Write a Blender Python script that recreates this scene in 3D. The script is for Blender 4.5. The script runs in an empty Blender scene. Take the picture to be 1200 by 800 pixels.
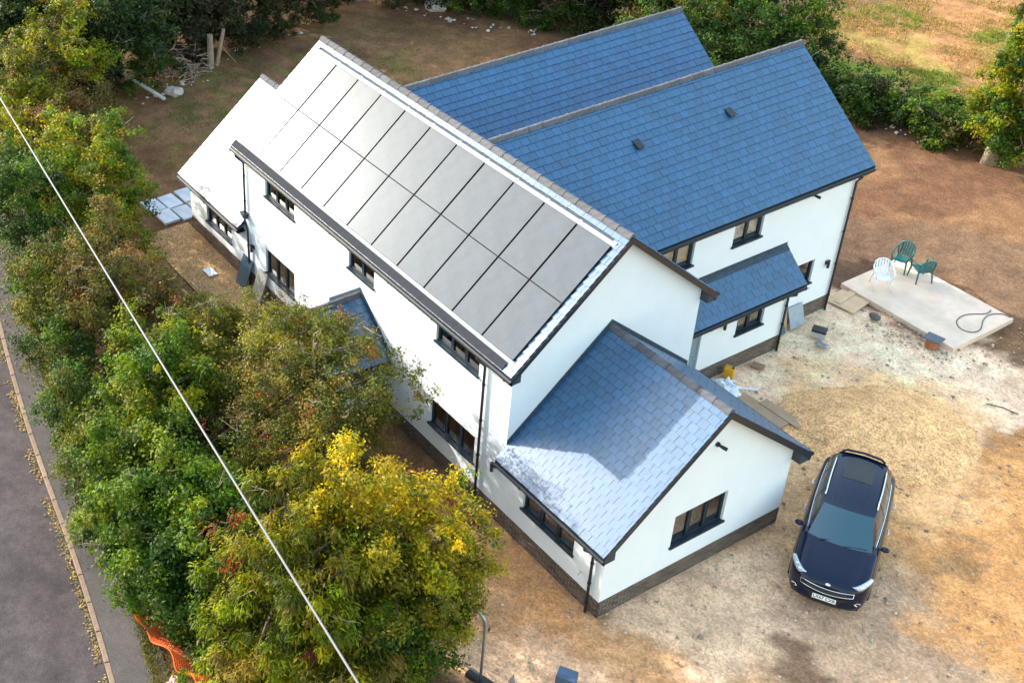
import bpy, bmesh, math, random
import numpy as np
from mathutils import Vector, Matrix

random.seed(7)
scn = bpy.context.scene
col = scn.collection

# ------------------------------------------------------------------ camera
cam_d = bpy.data.cameras.new('camera')
cam = bpy.data.objects.new('camera', cam_d)
col.objects.link(cam)
scn.camera = cam
F_PX, YAW, PITCH, ROLL = 1536.7, 2.6125, -0.5701, -0.0175
cam_d.sensor_width = 36.0
cam_d.sensor_fit = 'HORIZONTAL'
cam_d.lens = F_PX / 1200 * 36
cam_d.shift_x = 261.76 / 1200
cam_d.shift_y = -108.5 / 1200
cam_d.clip_end = 2000
_f = Vector((math.cos(YAW) * math.cos(PITCH), math.sin(YAW) * math.cos(PITCH), math.sin(PITCH)))
_r = Vector((math.sin(YAW), -math.cos(YAW), 0))
_u = _r.cross(_f)
_r2 = _r * math.cos(ROLL) + _u * math.sin(ROLL)
_u2 = _u * math.cos(ROLL) - _r * math.sin(ROLL)
M = Matrix((_r2, _u2, -_f)).transposed().to_4x4()
M.translation = (14.4926, -16.527, 23.6278)
cam.matrix_world = M

# ------------------------------------------------------------------ light
SUN = Vector((-0.81, -0.37, 0.45)).normalized()      # towards the sun
elev = math.asin(SUN.z)
w = bpy.data.worlds.new('World')
scn.world = w
w.use_nodes = True
wn = w.node_tree.nodes
sky = wn.new('ShaderNodeTexSky')
sky.sky_type = 'NISHITA'
sky.sun_disc = False
sky.sun_elevation = elev
sky.sun_rotation = math.atan2(SUN.x, SUN.y)
sky.air_density = 1.8
sky.dust_density = 2.0
sky.ozone_density = 1.0
w.node_tree.links.new(sky.outputs[0], wn['Background'].inputs[0])
wn['Background'].inputs[1].default_value = 0.15
sd = bpy.data.lights.new('sun', 'SUN')
sd.energy = 2.0
sd.angle = math.radians(0.6)
sd.color = (1.0, 0.95, 0.87)
so = bpy.data.objects.new('sun', sd)
so.rotation_euler = SUN.to_track_quat('Z', 'Y').to_euler()
so.location = (-30, -15, 30)
col.objects.link(so)
scn.view_settings.view_transform = 'Standard'
scn.view_settings.look = 'None'
scn.view_settings.exposure = 2.0
scn.view_settings.gamma = 1
scn.view_settings.use_curve_mapping = False
scn.render.engine = 'CYCLES'
scn.render.resolution_x, scn.render.resolution_y = 1024, 682

# ------------------------------------------------------------------ helpers
V = Vector
def tag(o, label=None, cat=None, group=None, kind=None):
    if label: o['label'] = label
    if cat: o['category'] = cat
    if group: o['group'] = group
    if kind: o['kind'] = kind
    return o

def empty(name, loc=(0, 0, 0), rz=0.0):
    o = bpy.data.objects.new(name, None)
    o.location = loc
    o.rotation_euler = (0, 0, rz)
    o.empty_display_size = 0.2
    col.objects.link(o)
    return o

class MB:
    def __init__(s): s.v = []; s.f = []
    def add(s, vs, fs):
        n = len(s.v); s.v += [tuple(p) for p in vs]; s.f += [tuple(i + n for i in f) for f in fs]; return s
    def hexa(s, p):   # 8 points: bottom 4 (ccw), top 4
        return s.add(p, [(3, 2, 1, 0), (4, 5, 6, 7), (0, 1, 5, 4), (1, 2, 6, 5), (2, 3, 7, 6), (3, 0, 4, 7)])
    def box(s, a, b):
        x0, y0, z0 = a; x1, y1, z1 = b
        return s.hexa([(x0, y0, z0), (x1, y0, z0), (x1, y1, z0), (x0, y1, z0), (x0, y0, z1), (x1, y0, z1), (x1, y1, z1), (x0, y1, z1)])
    def obox(s, O, U, W, N, lu, lw, ln):   # oriented box
        O, U, W, N = V(O), V(U), V(W), V(N)
        a = [O, O + U * lu, O + U * lu + W * lw, O + W * lw]
        return s.hexa(a + [p + N * ln for p in a])
    def quad(s, a, b, c, d): return s.add([a, b, c, d], [(0, 1, 2, 3)])
    def tube(s, path, r, n=8, caps=True):
        path = [V(p) for p in path]; rs = r if isinstance(r, (list, tuple)) else [r] * len(path)
        vs = []; prev = None
        for i, p in enumerate(path):
            t = (path[min(i + 1, len(path) - 1)] - path[max(i - 1, 0)])
            t = t.normalized() if t.length > 1e-9 else V((0, 0, 1))
            if prev is None:
                a = t.orthogonal().normalized()
            else:
                a = (prev - t * prev.dot(t)); a = a.normalized() if a.length > 1e-6 else t.orthogonal().normalized()
            prev = a; b = t.cross(a)
            for k in range(n):
                th = 2 * math.pi * k / n
                vs.append(p + (a * math.cos(th) + b * math.sin(th)) * rs[i])
        fs = []
        for i in range(len(path) - 1):
            for k in range(n):
                fs.append((i * n + k, i * n + (k + 1) % n, (i + 1) * n + (k + 1) % n, (i + 1) * n + k))
        if caps:
            fs.append(tuple(range(n - 1, -1, -1))); fs.append(tuple((len(path) - 1) * n + k for k in range(n)))
        return s.add(vs, fs)
    def grid(s, fn, nu, nv):
        vs = [fn(i / nu, j / nv) for j in range(nv + 1) for i in range(nu + 1)]
        fs = [(j * (nu + 1) + i, j * (nu + 1) + i + 1, (j + 1) * (nu + 1) + i + 1, (j + 1) * (nu + 1) + i) for j in range(nv) for i in range(nu)]
        return s.add(vs, fs)
    def ball(s, c, r, n=10, m=6):
        c = V(c); rx, ry, rz = r if isinstance(r, (tuple, list)) else (r, r, r)
        return s.grid(lambda u, v: c + V((rx * math.cos(2 * math.pi * u) * math.sin(math.pi * v), ry * math.sin(2 * math.pi * u) * math.sin(math.pi * v), rz * math.cos(math.pi * v))), n, m)
    def mesh(s, name):
        me = bpy.data.meshes.new(name); me.from_pydata(s.v, [], s.f); me.update(); return me
    def build(s, name, mat, parent=None, smooth=False, bevel=0, fix=True, weld=False):
        me = s.mesh(name)
        if fix or bevel or weld:
            bm = bmesh.new(); bm.from_mesh(me)
            if weld: bmesh.ops.remove_doubles(bm, verts=bm.verts, dist=1e-4)
            if bevel: bmesh.ops.bevel(bm, geom=[e for e in bm.edges if e.is_manifold and e.calc_face_angle(0) > 0.5], offset=bevel, segments=2, affect='EDGES', profile=0.6)
            if fix: bmesh.ops.recalc_face_normals(bm, faces=bm.faces)
            bm.to_mesh(me); bm.free()
        if smooth:
            me.polygons.foreach_set('use_smooth', [True] * len(me.polygons))
        return link(name, me, mat, parent)

def link(name, me, mat, parent=None, mw=None):
    if mat is not None and not me.materials: me.materials.append(mat)
    o = bpy.data.objects.new(name, me)
    if mw is not None: o.matrix_local = mw
    if parent is not None: o.parent = parent
    col.objects.link(o)
    return o

def copy_tree(o, parent=None):
    c = o.copy(); col.objects.link(c); c.parent = parent
    for ch in list(o.children): copy_tree(ch, c)
    return c

# ------------------------------------------------------------------ materials
def mat(name, rgb, rough=0.6, spec=0.5, metal=0.0, var=0.0, scale=6.0, bump=0.0, bscale=40.0, rnd=0.0, coat=0.0, rgb2=None, wear=None):
    m = bpy.data.materials.new(name); m.use_nodes = True
    nt = m.node_tree; N = nt.nodes; L = nt.links; b = N['Principled BSDF']
    b.inputs['Roughness'].default_value = rough
    b.inputs['Specular IOR Level'].default_value = spec
    b.inputs['Metallic'].default_value = metal
    b.inputs['Coat Weight'].default_value = coat
    b.inputs['Coat Roughness'].default_value = 0.04
    tc = N.new('ShaderNodeTexCoord')
    src = None
    if var or rgb2:
        nz = N.new('ShaderNodeTexNoise'); nz.inputs['Scale'].default_value = scale; nz.inputs['Detail'].default_value = 8; nz.inputs['Roughness'].default_value = 0.65
        L.new(tc.outputs['Object'], nz.inputs['Vector'])
        rp = N.new('ShaderNodeValToRGB')
        c2 = rgb2 or tuple(c * (1 - var) for c in rgb)
        c1 = rgb if rgb2 else tuple(min(1, c * (1 + var)) for c in rgb)
        rp.color_ramp.elements[0].position = 0.33; rp.color_ramp.elements[1].position = 0.67
        rp.color_ramp.elements[0].color = (*c2, 1); rp.color_ramp.elements[1].color = (*c1, 1)
        L.new(nz.outputs['Fac'], rp.inputs[0]); src = rp.outputs[0]
    if rnd:
        g = N.new('ShaderNodeNewGeometry'); oi = N.new('ShaderNodeObjectInfo')
        ad = N.new('ShaderNodeMath'); ad.operation = 'ADD'
        L.new(g.outputs['Random Per Island'], ad.inputs[0]); L.new(oi.outputs['Random'], ad.inputs[1])
        fr = N.new('ShaderNodeMath'); fr.operation = 'FRACT'; L.new(ad.outputs[0], fr.inputs[0])
        mr = N.new('ShaderNodeMapRange'); mr.inputs['To Min'].default_value = 1 - rnd; mr.inputs['To Max'].default_value = 1 + rnd
        L.new(fr.outputs[0], mr.inputs['Value'])
        hs = N.new('ShaderNodeHueSaturation'); L.new(mr.outputs[0], hs.inputs['Value'])
        if src: L.new(src, hs.inputs['Color'])
        else: hs.inputs['Color'].default_value = (*rgb, 1)
        src = hs.outputs[0]
    if src: L.new(src, b.inputs['Base Color'])
    else: b.inputs['Base Color'].default_value = (*rgb, 1)
    if bump:
        nb = N.new('ShaderNodeTexNoise'); nb.inputs['Scale'].default_value = bscale; nb.inputs['Detail'].default_value = 6
        L.new(tc.outputs['Object'], nb.inputs['Vector'])
        bp = N.new('ShaderNodeBump'); bp.inputs['Strength'].default_value = bump; bp.inputs['Distance'].default_value = 0.02
        L.new(nb.outputs['Fac'], bp.inputs['Height']); L.new(bp.outputs[0], b.inputs['Normal'])
    return m

RENDER = mat('white_render', (0.745, 0.79, 0.83), 0.85, 0.3, var=0.025, scale=1.5, bump=0.12, bscale=90)
SLATE = mat('slate', (0.012, 0.082, 0.180), 0.37, 0.95, var=0.16, scale=14, bump=0.25, bscale=60, rnd=0.14)
RIDGE = mat('ridge_clay', (0.105, 0.105, 0.115), 0.85, 0.1, var=0.2, scale=8, bump=0.2, rnd=0.15)
DARK = mat('dark_trim', (0.018, 0.022, 0.028), 0.35, 0.5, var=0.2, scale=4)
FRAME = mat('window_grey', (0.012, 0.024, 0.038), 0.35, 0.5)
LEAD = mat('lead', (0.045, 0.065, 0.09), 0.7, 0.2, var=0.25, scale=9, bump=0.15)
FLASH = mat('aluminium_flashing', (0.20, 0.22, 0.25), 0.6, 0.3, 0.2, var=0.15, scale=5)
BRICK = mat('dark_brick', (0.090, 0.062, 0.050), 0.8, 0.3, var=0.35, scale=30, bump=0.3, bscale=80, rnd=0.45)
MORTAR = mat('mortar', (0.30, 0.265, 0.225), 0.9, 0.2, var=0.2, scale=20, bump=0.3)
ROOM = mat('plaster', (0.50, 0.40, 0.30), 0.85, 0.2, var=0.2, scale=2, rgb2=(0.30, 0.20, 0.13))
BLIND = mat('white_blind', (0.62, 0.62, 0.60), 0.8, 0.2, var=0.1)
PANEL = mat('solar_glass', (0.085, 0.096, 0.112), 0.17, 0.24, var=0.10, scale=2.2, coat=0.0)  # base colour lightened to stand in for the reflected hazy sky
PFRAME = mat('panel_frame', (0.008, 0.008, 0.009), 0.7, 0.1)
CONC = mat('concrete', (0.70, 0.54, 0.42), 0.8, 0.3, var=0.14, scale=1.4, bump=0.1, bscale=50)
CONCE = mat('kerb_concrete', (0.22, 0.155, 0.11), 0.85, 0.3, var=0.25, scale=7, bump=0.3, rnd=0.12)
GALV = mat('galvanised_steel', (0.33, 0.37, 0.42), 0.4, 0.6, 0.7, var=0.2, scale=12)
BARK = mat('bark', (0.13, 0.095, 0.07), 0.9, 0.2, var=0.4, scale=8, bump=0.6, bscale=25)
PALEBARK = mat('pale_bark', (0.30, 0.23, 0.16), 0.9, 0.2, var=0.35, scale=8, bump=0.6, bscale=25)
TIMBER = mat('timber', (0.46, 0.33, 0.20), 0.75, 0.3, var=0.25, scale=6, bump=0.2)
PLY = mat('plywood', (0.58, 0.40, 0.24), 0.7, 0.3, var=0.12, scale=3, bump=0.1)
PLYD = mat('brown_board', (0.42, 0.27, 0.17), 0.75, 0.3, var=0.12, scale=3, bump=0.1)
STONE = mat('limestone', (0.52, 0.47, 0.40), 0.9, 0.2, var=0.25, scale=7, bump=0.4, rnd=0.3)
WHITEP = mat('white_plastic', (0.80, 0.82, 0.84), 0.35, 0.5)
GREENP = mat('green_plastic', (0.012, 0.11, 0.11), 0.35, 0.5)
YELLOWP = mat('yellow_plastic', (0.72, 0.36, 0.01), 0.4, 0.5)
BLACKP = mat('black_plastic', (0.015, 0.015, 0.017), 0.45, 0.5)
ORANGEN = mat('orange_netting', (0.75, 0.13, 0.025), 0.5, 0.4)
TERRA = mat('terracotta', (0.36, 0.13, 0.06), 0.8, 0.3, var=0.2)
SHEET = mat('white_sheeting', (0.72, 0.75, 0.80), 0.35, 0.5, var=0.08, scale=3)
SLAB = mat('stone_paving', (0.42, 0.46, 0.52), 0.75, 0.4, var=0.15, scale=3, bump=0.15, rnd=0.12)
WIRE = mat('cable_grey', (0.15, 0.15, 0.155), 0.55, 0.4)
HOSE = mat('hose', (0.05, 0.05, 0.05), 0.6, 0.3)
DOORG = mat('grey_door_paint', (0.20, 0.26, 0.32), 0.45, 0.5)
PAINT = mat('car_paint', (0.002, 0.006, 0.026), 0.22, 0.25, 0.0, coat=0.3)
CGLASS = mat('car_glass', (0.016, 0.070, 0.095), 0.05, 1.0, coat=0.0)  # teal base colour stands in for sky reflected in the windscreen
CHROME = mat('chrome', (0.75, 0.76, 0.78), 0.15, 0.5, 1.0)
LAMP = mat('headlight_lens', (0.55, 0.60, 0.66), 0.12, 0.8, 0.3)
RUBBER = mat('tyre_rubber', (0.018, 0.018, 0.018), 0.8, 0.3)
PLATE = mat('number_plate_white', (0.75, 0.76, 0.74), 0.4, 0.5)
TEXTB = mat('number_plate_black', (0.01, 0.01, 0.01), 0.5, 0.4)

def glass_mat():
    m = bpy.data.materials.new('window_glass'); m.use_nodes = True
    nt = m.node_tree; N = nt.nodes; L = nt.links
    N.remove(N['Principled BSDF'])
    tr = N.new('ShaderNodeBsdfTransparent'); tr.inputs[0].default_value = (0.80, 0.86, 0.86, 1)
    gl = N.new('ShaderNodeBsdfGlossy'); gl.inputs['Roughness'].default_value = 0.02
    fr = N.new('ShaderNodeFresnel'); fr.inputs[0].default_value = 1.6
    ma = N.new('ShaderNodeMath'); ma.operation = 'MULTIPLY_ADD'; ma.inputs[1].default_value = 1.6; ma.inputs[2].default_value = 0.17
    mx = N.new('ShaderNodeMixShader')
    L.new(fr.outputs[0], ma.inputs[0]); L.new(ma.outputs[0], mx.inputs[0])
    L.new(tr.outputs[0], mx.inputs[1]); L.new(gl.outputs[0], mx.inputs[2]); L.new(mx.outputs[0], N['Material Output'].inputs[0])
    return m
GLASS = glass_mat()
PANEL.node_tree.nodes['Principled BSDF'].inputs['Specular Tint'].default_value = (0.78, 0.90, 1.0, 1)

def leaf_mat():
    m = bpy.data.materials.new('leaves'); m.use_nodes = True
    nt = m.node_tree; N = nt.nodes; L = nt.links; b = N['Principled BSDF']
    at = N.new('ShaderNodeAttribute'); at.attribute_name = 'leaf_colour'
    L.new(at.outputs['Color'], b.inputs['Base Color'])
    b.inputs['Roughness'].default_value = 0.55; b.inputs['Specular IOR Level'].default_value = 0.25
    tl = N.new('ShaderNodeBsdfTranslucent'); mu = N.new('ShaderNodeMixRGB'); mu.blend_type = 'MULTIPLY'; mu.inputs[0].default_value = 1; mu.inputs[2].default_value = (1.5, 1.4, 0.5, 1)
    L.new(at.outputs['Color'], mu.inputs[1]); L.new(mu.outputs[0], tl.inputs[0])
    mx = N.new('ShaderNodeMixShader'); mx.inputs[0].default_value = 0.42
    L.new(b.outputs[0], mx.inputs[1]); L.new(tl.outputs[0], mx.inputs[2]); L.new(mx.outputs[0], N['Material Output'].inputs[0])
    return m
LEAF = leaf_mat()

# value noise for meshes
_rng = np.random.default_rng(11)
_tab = _rng.random((256, 256))
def vnoise(x, y):
    xi = np.floor(x).astype(int); yi = np.floor(y).astype(int); fx = x - xi; fy = y - yi
    fx = fx * fx * (3 - 2 * fx); fy = fy * fy * (3 - 2 * fy)
    g = lambda a, b: _tab[a % 256, b % 256]
    return (g(xi, yi) * (1 - fx) + g(xi + 1, yi) * fx) * (1 - fy) + (g(xi, yi + 1) * (1 - fx) + g(xi + 1, yi + 1) * fx) * fy
def fbm(x, y, sc, oct=4):
    s = 0; a = 0.5; t = 0
    for k in range(oct):
        s = s + a * vnoise(x * sc + 17.3 * k, y * sc - 9.1 * k); t += a; a *= 0.5; sc *= 2.03
    return s / t

# ------------------------------------------------------------------ ground
def kerb_y(x): return -9.28 - 0.147 * (x + 10.05) - 0.0062 * (x + 10.05) ** 2 * (1 if x > -10.05 else -0.8)
def kerb_ya(x): return -9.28 - 0.147 * (x + 10.05) - 0.0062 * (x + 10.05) ** 2 * np.where(x > -10.05, 1, -0.8)
def clampx(x): return np.clip(x, -40, 12)
def path_y(x): return kerb_y(max(-40, min(12, x))) + 0.80

def axis(lo, hi, step, far):
    fine = np.arange(lo, hi + 1e-6, step)
    g = np.cumsum(np.geomspace(step, far / 5, 26))
    return np.concatenate([lo - g[::-1], fine, hi + g])

def lerp(a, b, t): return a * (1 - t[..., None]) + b * t[..., None]
def sstep(a, b, x):
    t = np.clip((x - a) / (b - a), 0, 1); return t * t * (3 - 2 * t)

WOOD_EDGE = [(-31.0, -6), (-31.0, 0.7), (-31.6, 2.7), (-31.9, 6.7), (-32.6, 11.0), (-34.2, 14.6), (-32.4, 17.8), (-30.4, 18.9), (-26.6, 21.4), (-25.0, 24.5), (-18.5, 22.5), (-15.8, 25.6), (-13.0, 26.8), (-9.6, 27.6), (-7.5, 27.3), (0, 30), (40, 45)]
def ground_colour(x, y):
    wx = x + (fbm(x, y, 0.7) - 0.5) * 2.4 + (fbm(x + 8, y + 3, 3.5) - 0.5) * 1.1; wy = y + (fbm(x + 50, y - 20, 0.7) - 0.5) * 2.4 + (fbm(x - 8, y + 13, 3.5) - 0.5) * 1.1
    c = np.zeros(x.shape + (3,)); c[:] = (0.145, 0.098, 0.056)          # garden soil
    n1 = fbm(x, y, 0.35); n2 = fbm(x + 9, y + 31, 1.6)
    c = lerp(c, np.array((0.100, 0.064, 0.040)), sstep(0.46, 0.60, n1) * 0.9)
    # thin grass behind the house
    gz = np.exp(-(((x + 27.5) / 6) ** 2 + ((y - 8) / 8) ** 2))
    c = lerp(c, np.array((0.085, 0.095, 0.03)), np.clip(gz * sstep(0.44, 0.6, n2) * 1.0, 0, 1))
    def spot(cx, cy, rx, ry, rgb, k=1.0, p=2.0):
        nonlocal c
        d = (np.abs((wx - cx) / rx) ** p + np.abs((wy - cy) / ry) ** p)
        c = lerp(c, np.array(rgb), np.clip((1.25 - d) * 1.6, 0, 1) * k)
    # darker soil round the slab
    spot(-7.6, 17.5, 2.2, 3.4, (0.085, 0.066, 0.05), 0.85)
    spot(-3.5, 20.6, 4.0, 2.3, (0.11, 0.085, 0.06), 0.8)
    spot(0.8, 18.6, 2.6, 2.4, (0.115, 0.09, 0.065), 0.8)
    # pale crushed stone in the yard
    spot(-3.0, 11.5, 4.2, 4.6, (0.66, 0.55, 0.42), 1.0, 4)
    spot(-1.0, 15.0, 3.0, 2.2, (0.62, 0.53, 0.41), 0.95)
    spot(1.8, 16.0, 2.4, 2.0, (0.50, 0.42, 0.32), 0.7)
    spot(2.5, 4.5, 5.2, 6.5, (0.46, 0.33, 0.19), 1.0, 3)
    spot(1.2, 2.6, 1.9, 4.2, (0.56, 0.45, 0.325), 0.95, 2.5)
    spot(0.2, 7.0, 1.5, 1.9, (0.48, 0.36, 0.22), 0.85)
    spot(3.6, 5.2, 2.0, 2.6, (0.37, 0.29, 0.21), 0.85)
    spot(3.2, 2.7, 0.7, 0.8, (0.16, 0.11, 0.075), 0.85)
    spot(4.6, 9.2, 3.2, 3.2, (0.50, 0.29, 0.122), 1.0)
    spot(3.2, 12.2, 2.4, 1.9, (0.50, 0.30, 0.125), 0.9)
    spot(-0.8, 11.0, 3.1, 2.9, (0.62, 0.45, 0.25), 0.9)
    spot(1.2, 10.2, 1.8, 1.8, (0.58, 0.39, 0.20), 0.9)
    spot(3.5, 8.45, 0.75, 0.75, (0.30, 0.20, 0.10), 0.8)
    # orange tan strip beside the extension
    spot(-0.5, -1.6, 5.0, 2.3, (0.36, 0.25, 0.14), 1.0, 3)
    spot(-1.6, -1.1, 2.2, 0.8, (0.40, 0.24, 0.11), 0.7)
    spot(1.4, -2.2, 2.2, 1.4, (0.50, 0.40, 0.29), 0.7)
    # leaf litter below the hedge
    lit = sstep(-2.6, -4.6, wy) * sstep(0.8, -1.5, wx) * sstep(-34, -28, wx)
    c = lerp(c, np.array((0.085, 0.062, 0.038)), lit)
    # straw field beyond the hedge, woodland floor beyond the garden
    ed = np.full(x.shape, 1e9); sg = np.zeros(x.shape)
    P = np.array(WOOD_EDGE, float)
    for a, b in zip(P[:-1], P[1:]):
        ab = b - a; t = np.clip(((x - a[0]) * ab[0] + (y - a[1]) * ab[1]) / (ab @ ab), 0, 1)
        dx = x - a[0] - t * ab[0]; dy = y - a[1] - t * ab[1]; d = np.hypot(dx, dy)
        s_ = ab[0] * (y - a[1]) - ab[1] * (x - a[0])
        m = d < ed; sg = np.where(m, np.sign(s_), sg); ed = np.where(m, d, ed)
    out = ed * sg
    fs = sstep(-24, -17, x)
    straw = np.zeros(c.shape); straw[:] = (0.26, 0.165, 0.085)
    straw = lerp(straw, np.array((0.20, 0.135, 0.06)), sstep(0.4, 0.6, n2))
    stripe = np.sin((x * 0.42 - y * 0.9) * 0.95 + 2.2 * n1 + 0.8)
    straw = lerp(straw, np.array((0.12, 0.19, 0.03)), sstep(0.5, 0.85, stripe) * sstep(0.42, 0.55, n1) * 0.9)
    straw = lerp(straw, np.array((0.19, 0.19, 0.055)), sstep(0.5, 0.64, fbm(x + 3, y, .5)) * 0.7)
    floor = np.zeros(c.shape); floor[:] = (0.055, 0.042, 0.028)
    beyond = floor * (1 - fs[..., None]) + straw * fs[..., None]
    c = lerp(c, beyond, sstep(-0.2, 0.9, out + (n2 - 0.5) * 1.2))
    # building plot edge towards the verge
    return np.clip(c * np.array((1.45, 1.12, 0.95)) * (0.72 + 0.56 * fbm(x, y, 2.3))[..., None], 0, 0.86)

def make_ground():
    xs = axis(-37.0, 9.0, 0.16, 420); ys = axis(-12.0, 42.0, 0.16, 420)
    X, Y = np.meshgrid(xs, ys)
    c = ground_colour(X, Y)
    near = ((X > -40) & (X < 14) & (Y > -14) & (Y < 46))
    Z = (fbm(X, Y, 1.1, 5) - 0.5) * 0.09 + (fbm(X + 40, Y, 5.0, 3) - 0.5) * 0.035 - 0.05
    Z = Z - 0.10 * np.exp(-(((X - 3.5) / .55) ** 2 + ((Y - 8.45) / .6) ** 2))      # dug hollow
    for k, (a, b) in enumerate([((3.2, 3.0), (6.5, 9.5)), ((4.5, 2.5), (7.0, 8.0))]):   # faint wheel ruts
        ax, ay = a; bx, by_ = b; L = math.hypot(bx - ax, by_ - ay); d = ((X - ax) * (by_ - ay) - (Y - ay) * (bx - ax)) / L
        Z = Z - 0.03 * np.exp(-(d / 0.14) ** 2)
    Z = Z + 0.15 * (fbm(X * 1.0 + Y * .4, Y * .5 - X * .2, 2.2, 3) - 0.5) * np.exp(-(((X - 4.2) / 2.8) ** 2 + ((Y - 10) / 3.5) ** 2))
    Z = np.where(near, Z, -0.05)
    ky = kerb_ya(clampx(X)) + 0.86
    Z = np.where(Y < ky, -0.30, Z)
    Z = np.where((X < -0.05) & (X > -20) & (Y > 0.05) & (Y < 5.8), -0.12, Z)
    nv, nu = X.shape
    v = np.stack([X, Y, Z], -1).reshape(-1, 3)
    i = np.arange(nv * nu).reshape(nv, nu)
    f = np.stack([i[:-1, :-1], i[:-1, 1:], i[1:, 1:], i[1:, :-1]], -1).reshape(-1, 4)
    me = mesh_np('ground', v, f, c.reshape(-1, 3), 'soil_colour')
    me.polygons.foreach_set('use_smooth', np.ones(len(f), bool))
    return me

def mesh_np(name, v, f, colr=None, attr='leaf_colour'):
    me = bpy.data.meshes.new(name)
    k = f.shape[1]
    me.vertices.add(len(v)); me.vertices.foreach_set('co', v.astype(np.float32).ravel())
    me.loops.add(f.size); me.loops.foreach_set('vertex_index', f.astype(np.int32).ravel())
    me.polygons.add(len(f)); me.polygons.foreach_set('loop_start', np.arange(0, f.size, k, dtype=np.int32))
    if colr is not None:
        a = me.attributes.new(attr, 'FLOAT_COLOR', 'POINT')
        a.data.foreach_set('color', np.concatenate([colr, np.ones((len(colr), 1))], 1).astype(np.float32).ravel())
    me.update(calc_edges=True)
    return me

def soil_mat(name, attr=None, rgb=None, grain=(3, 44, 130), amp=0.26, bump=0.45, pebble=None):
    m = bpy.data.materials.new(name); m.use_nodes = True
    nt = m.node_tree; N = nt.nodes; L = nt.links; b = N['Principled BSDF']
    b.inputs['Roughness'].default_value = 0.95; b.inputs['Specular IOR Level'].default_value = 0.15
    tc = N.new('ShaderNodeTexCoord')
    if attr:
        at = N.new('ShaderNodeAttribute'); at.attribute_name = attr; src = at.outputs['Color']
    else:
        r = N.new('ShaderNodeRGB'); r.outputs[0].default_value = (*rgb, 1); src = r.outputs[0]
    hs = None
    acc = None
    for k, g in enumerate(grain):
        nz = N.new('ShaderNodeTexNoise'); nz.inputs['Scale'].default_value = g / 2; nz.inputs['Detail'].default_value = 5; nz.inputs['Roughness'].default_value = 0.7
        L.new(tc.outputs['Object'], nz.inputs['Vector'])
        mr = N.new('ShaderNodeMapRange'); mr.inputs['From Min'].default_value = 0.3; mr.inputs['From Max'].default_value = 0.7
        mr.inputs['To Min'].default_value = 1 - amp; mr.inputs['To Max'].default_value = 1 + amp
        L.new(nz.outputs['Fac'], mr.inputs['Value'])
        h = N.new('ShaderNodeHueSaturation'); L.new(mr.outputs[0], h.inputs['Value']); L.new(src, h.inputs['Color']); src = h.outputs[0]
        if acc is None: acc = nz.outputs['Fac']
        else:
            ad = N.new('ShaderNodeMath'); ad.operation = 'ADD'; L.new(acc, ad.inputs[0]); L.new(nz.outputs['Fac'], ad.inputs[1]); acc = ad.outputs[0]
    vo = N.new('ShaderNodeTexVoronoi'); vo.inputs['Scale'].default_value = pebble or 17
    L.new(tc.outputs['Object'], vo.inputs['Vector'])
    if True:
        hv = N.new('ShaderNodeHueSaturation'); sp = N.new('ShaderNodeSeparateColor'); L.new(vo.outputs['Color'], sp.inputs[0])
        mr = N.new('ShaderNodeMapRange'); mr.inputs['To Min'].default_value = 0.62 if pebble else 0.80; mr.inputs['To Max'].default_value = 1.38 if pebble else 1.20; L.new(sp.outputs[0], mr.inputs['Value'])
        L.new(mr.outputs[0], hv.inputs['Value']); L.new(src, hv.inputs['Color']); src = hv.outputs[0]
    if not pebble:
        # scattered pale stones
        mr = N.new('ShaderNodeMapRange'); mr.inputs['From Min'].default_value = 0.10; mr.inputs['From Max'].default_value = 0.16; mr.inputs['To Min'].default_value = 0.55; mr.inputs['To Max'].default_value = 0
        L.new(vo.outputs['Distance'], mr.inputs['Value'])
        mx = N.new('ShaderNodeMixRGB'); mx.blend_type = 'MIX'; L.new(mr.outputs[0], mx.inputs[0]); L.new(src, mx.inputs[1])
        h2 = N.new('ShaderNodeHueSaturation'); h2.inputs['Value'].default_value = 1.45; h2.inputs['Saturation'].default_value = 0.75; L.new(src, h2.inputs['Color']); L.new(h2.outputs[0], mx.inputs[2]); src = mx.outputs[0]
    ad = N.new('ShaderNodeMath'); ad.operation = 'SUBTRACT'; L.new(acc, ad.inputs[0]); L.new(vo.outputs['Distance'], ad.inputs[1])
    bp = N.new('ShaderNodeBump'); bp.inputs['Strength'].default_value = bump; bp.inputs['Distance'].default_value = 0.022
    L.new(ad.outputs[0], bp.inputs['Height']); L.new(bp.outputs[0], b.inputs['Normal'])
    L.new(src, b.inputs['Base Color'])
    return m

SOIL = soil_mat('soil', 'soil_colour')
GRAVEL = soil_mat('gravel_tan', rgb=(0.40, 0.245, 0.12), grain=(5, 40), amp=0.25, pebble=24, bump=0.9)
GRAVELH = soil_mat('gravel_pale', rgb=(0.80, 0.445, 0.20), grain=(2, 6, 60), amp=0.2, pebble=24, bump=0.7)
TARMAC = soil_mat('asphalt', rgb=(0.064, 0.053, 0.054), grain=(0.5, 2.0, 7), amp=0.20, pebble=90, bump=0.3)
PAVE = soil_mat('pavement_asphalt', rgb=(0.085, 0.075, 0.072), grain=(1.2, 6, 60), amp=0.14, pebble=110, bump=0.25)

g = link('ground', make_ground(), SOIL); tag(g, kind='structure')

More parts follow.
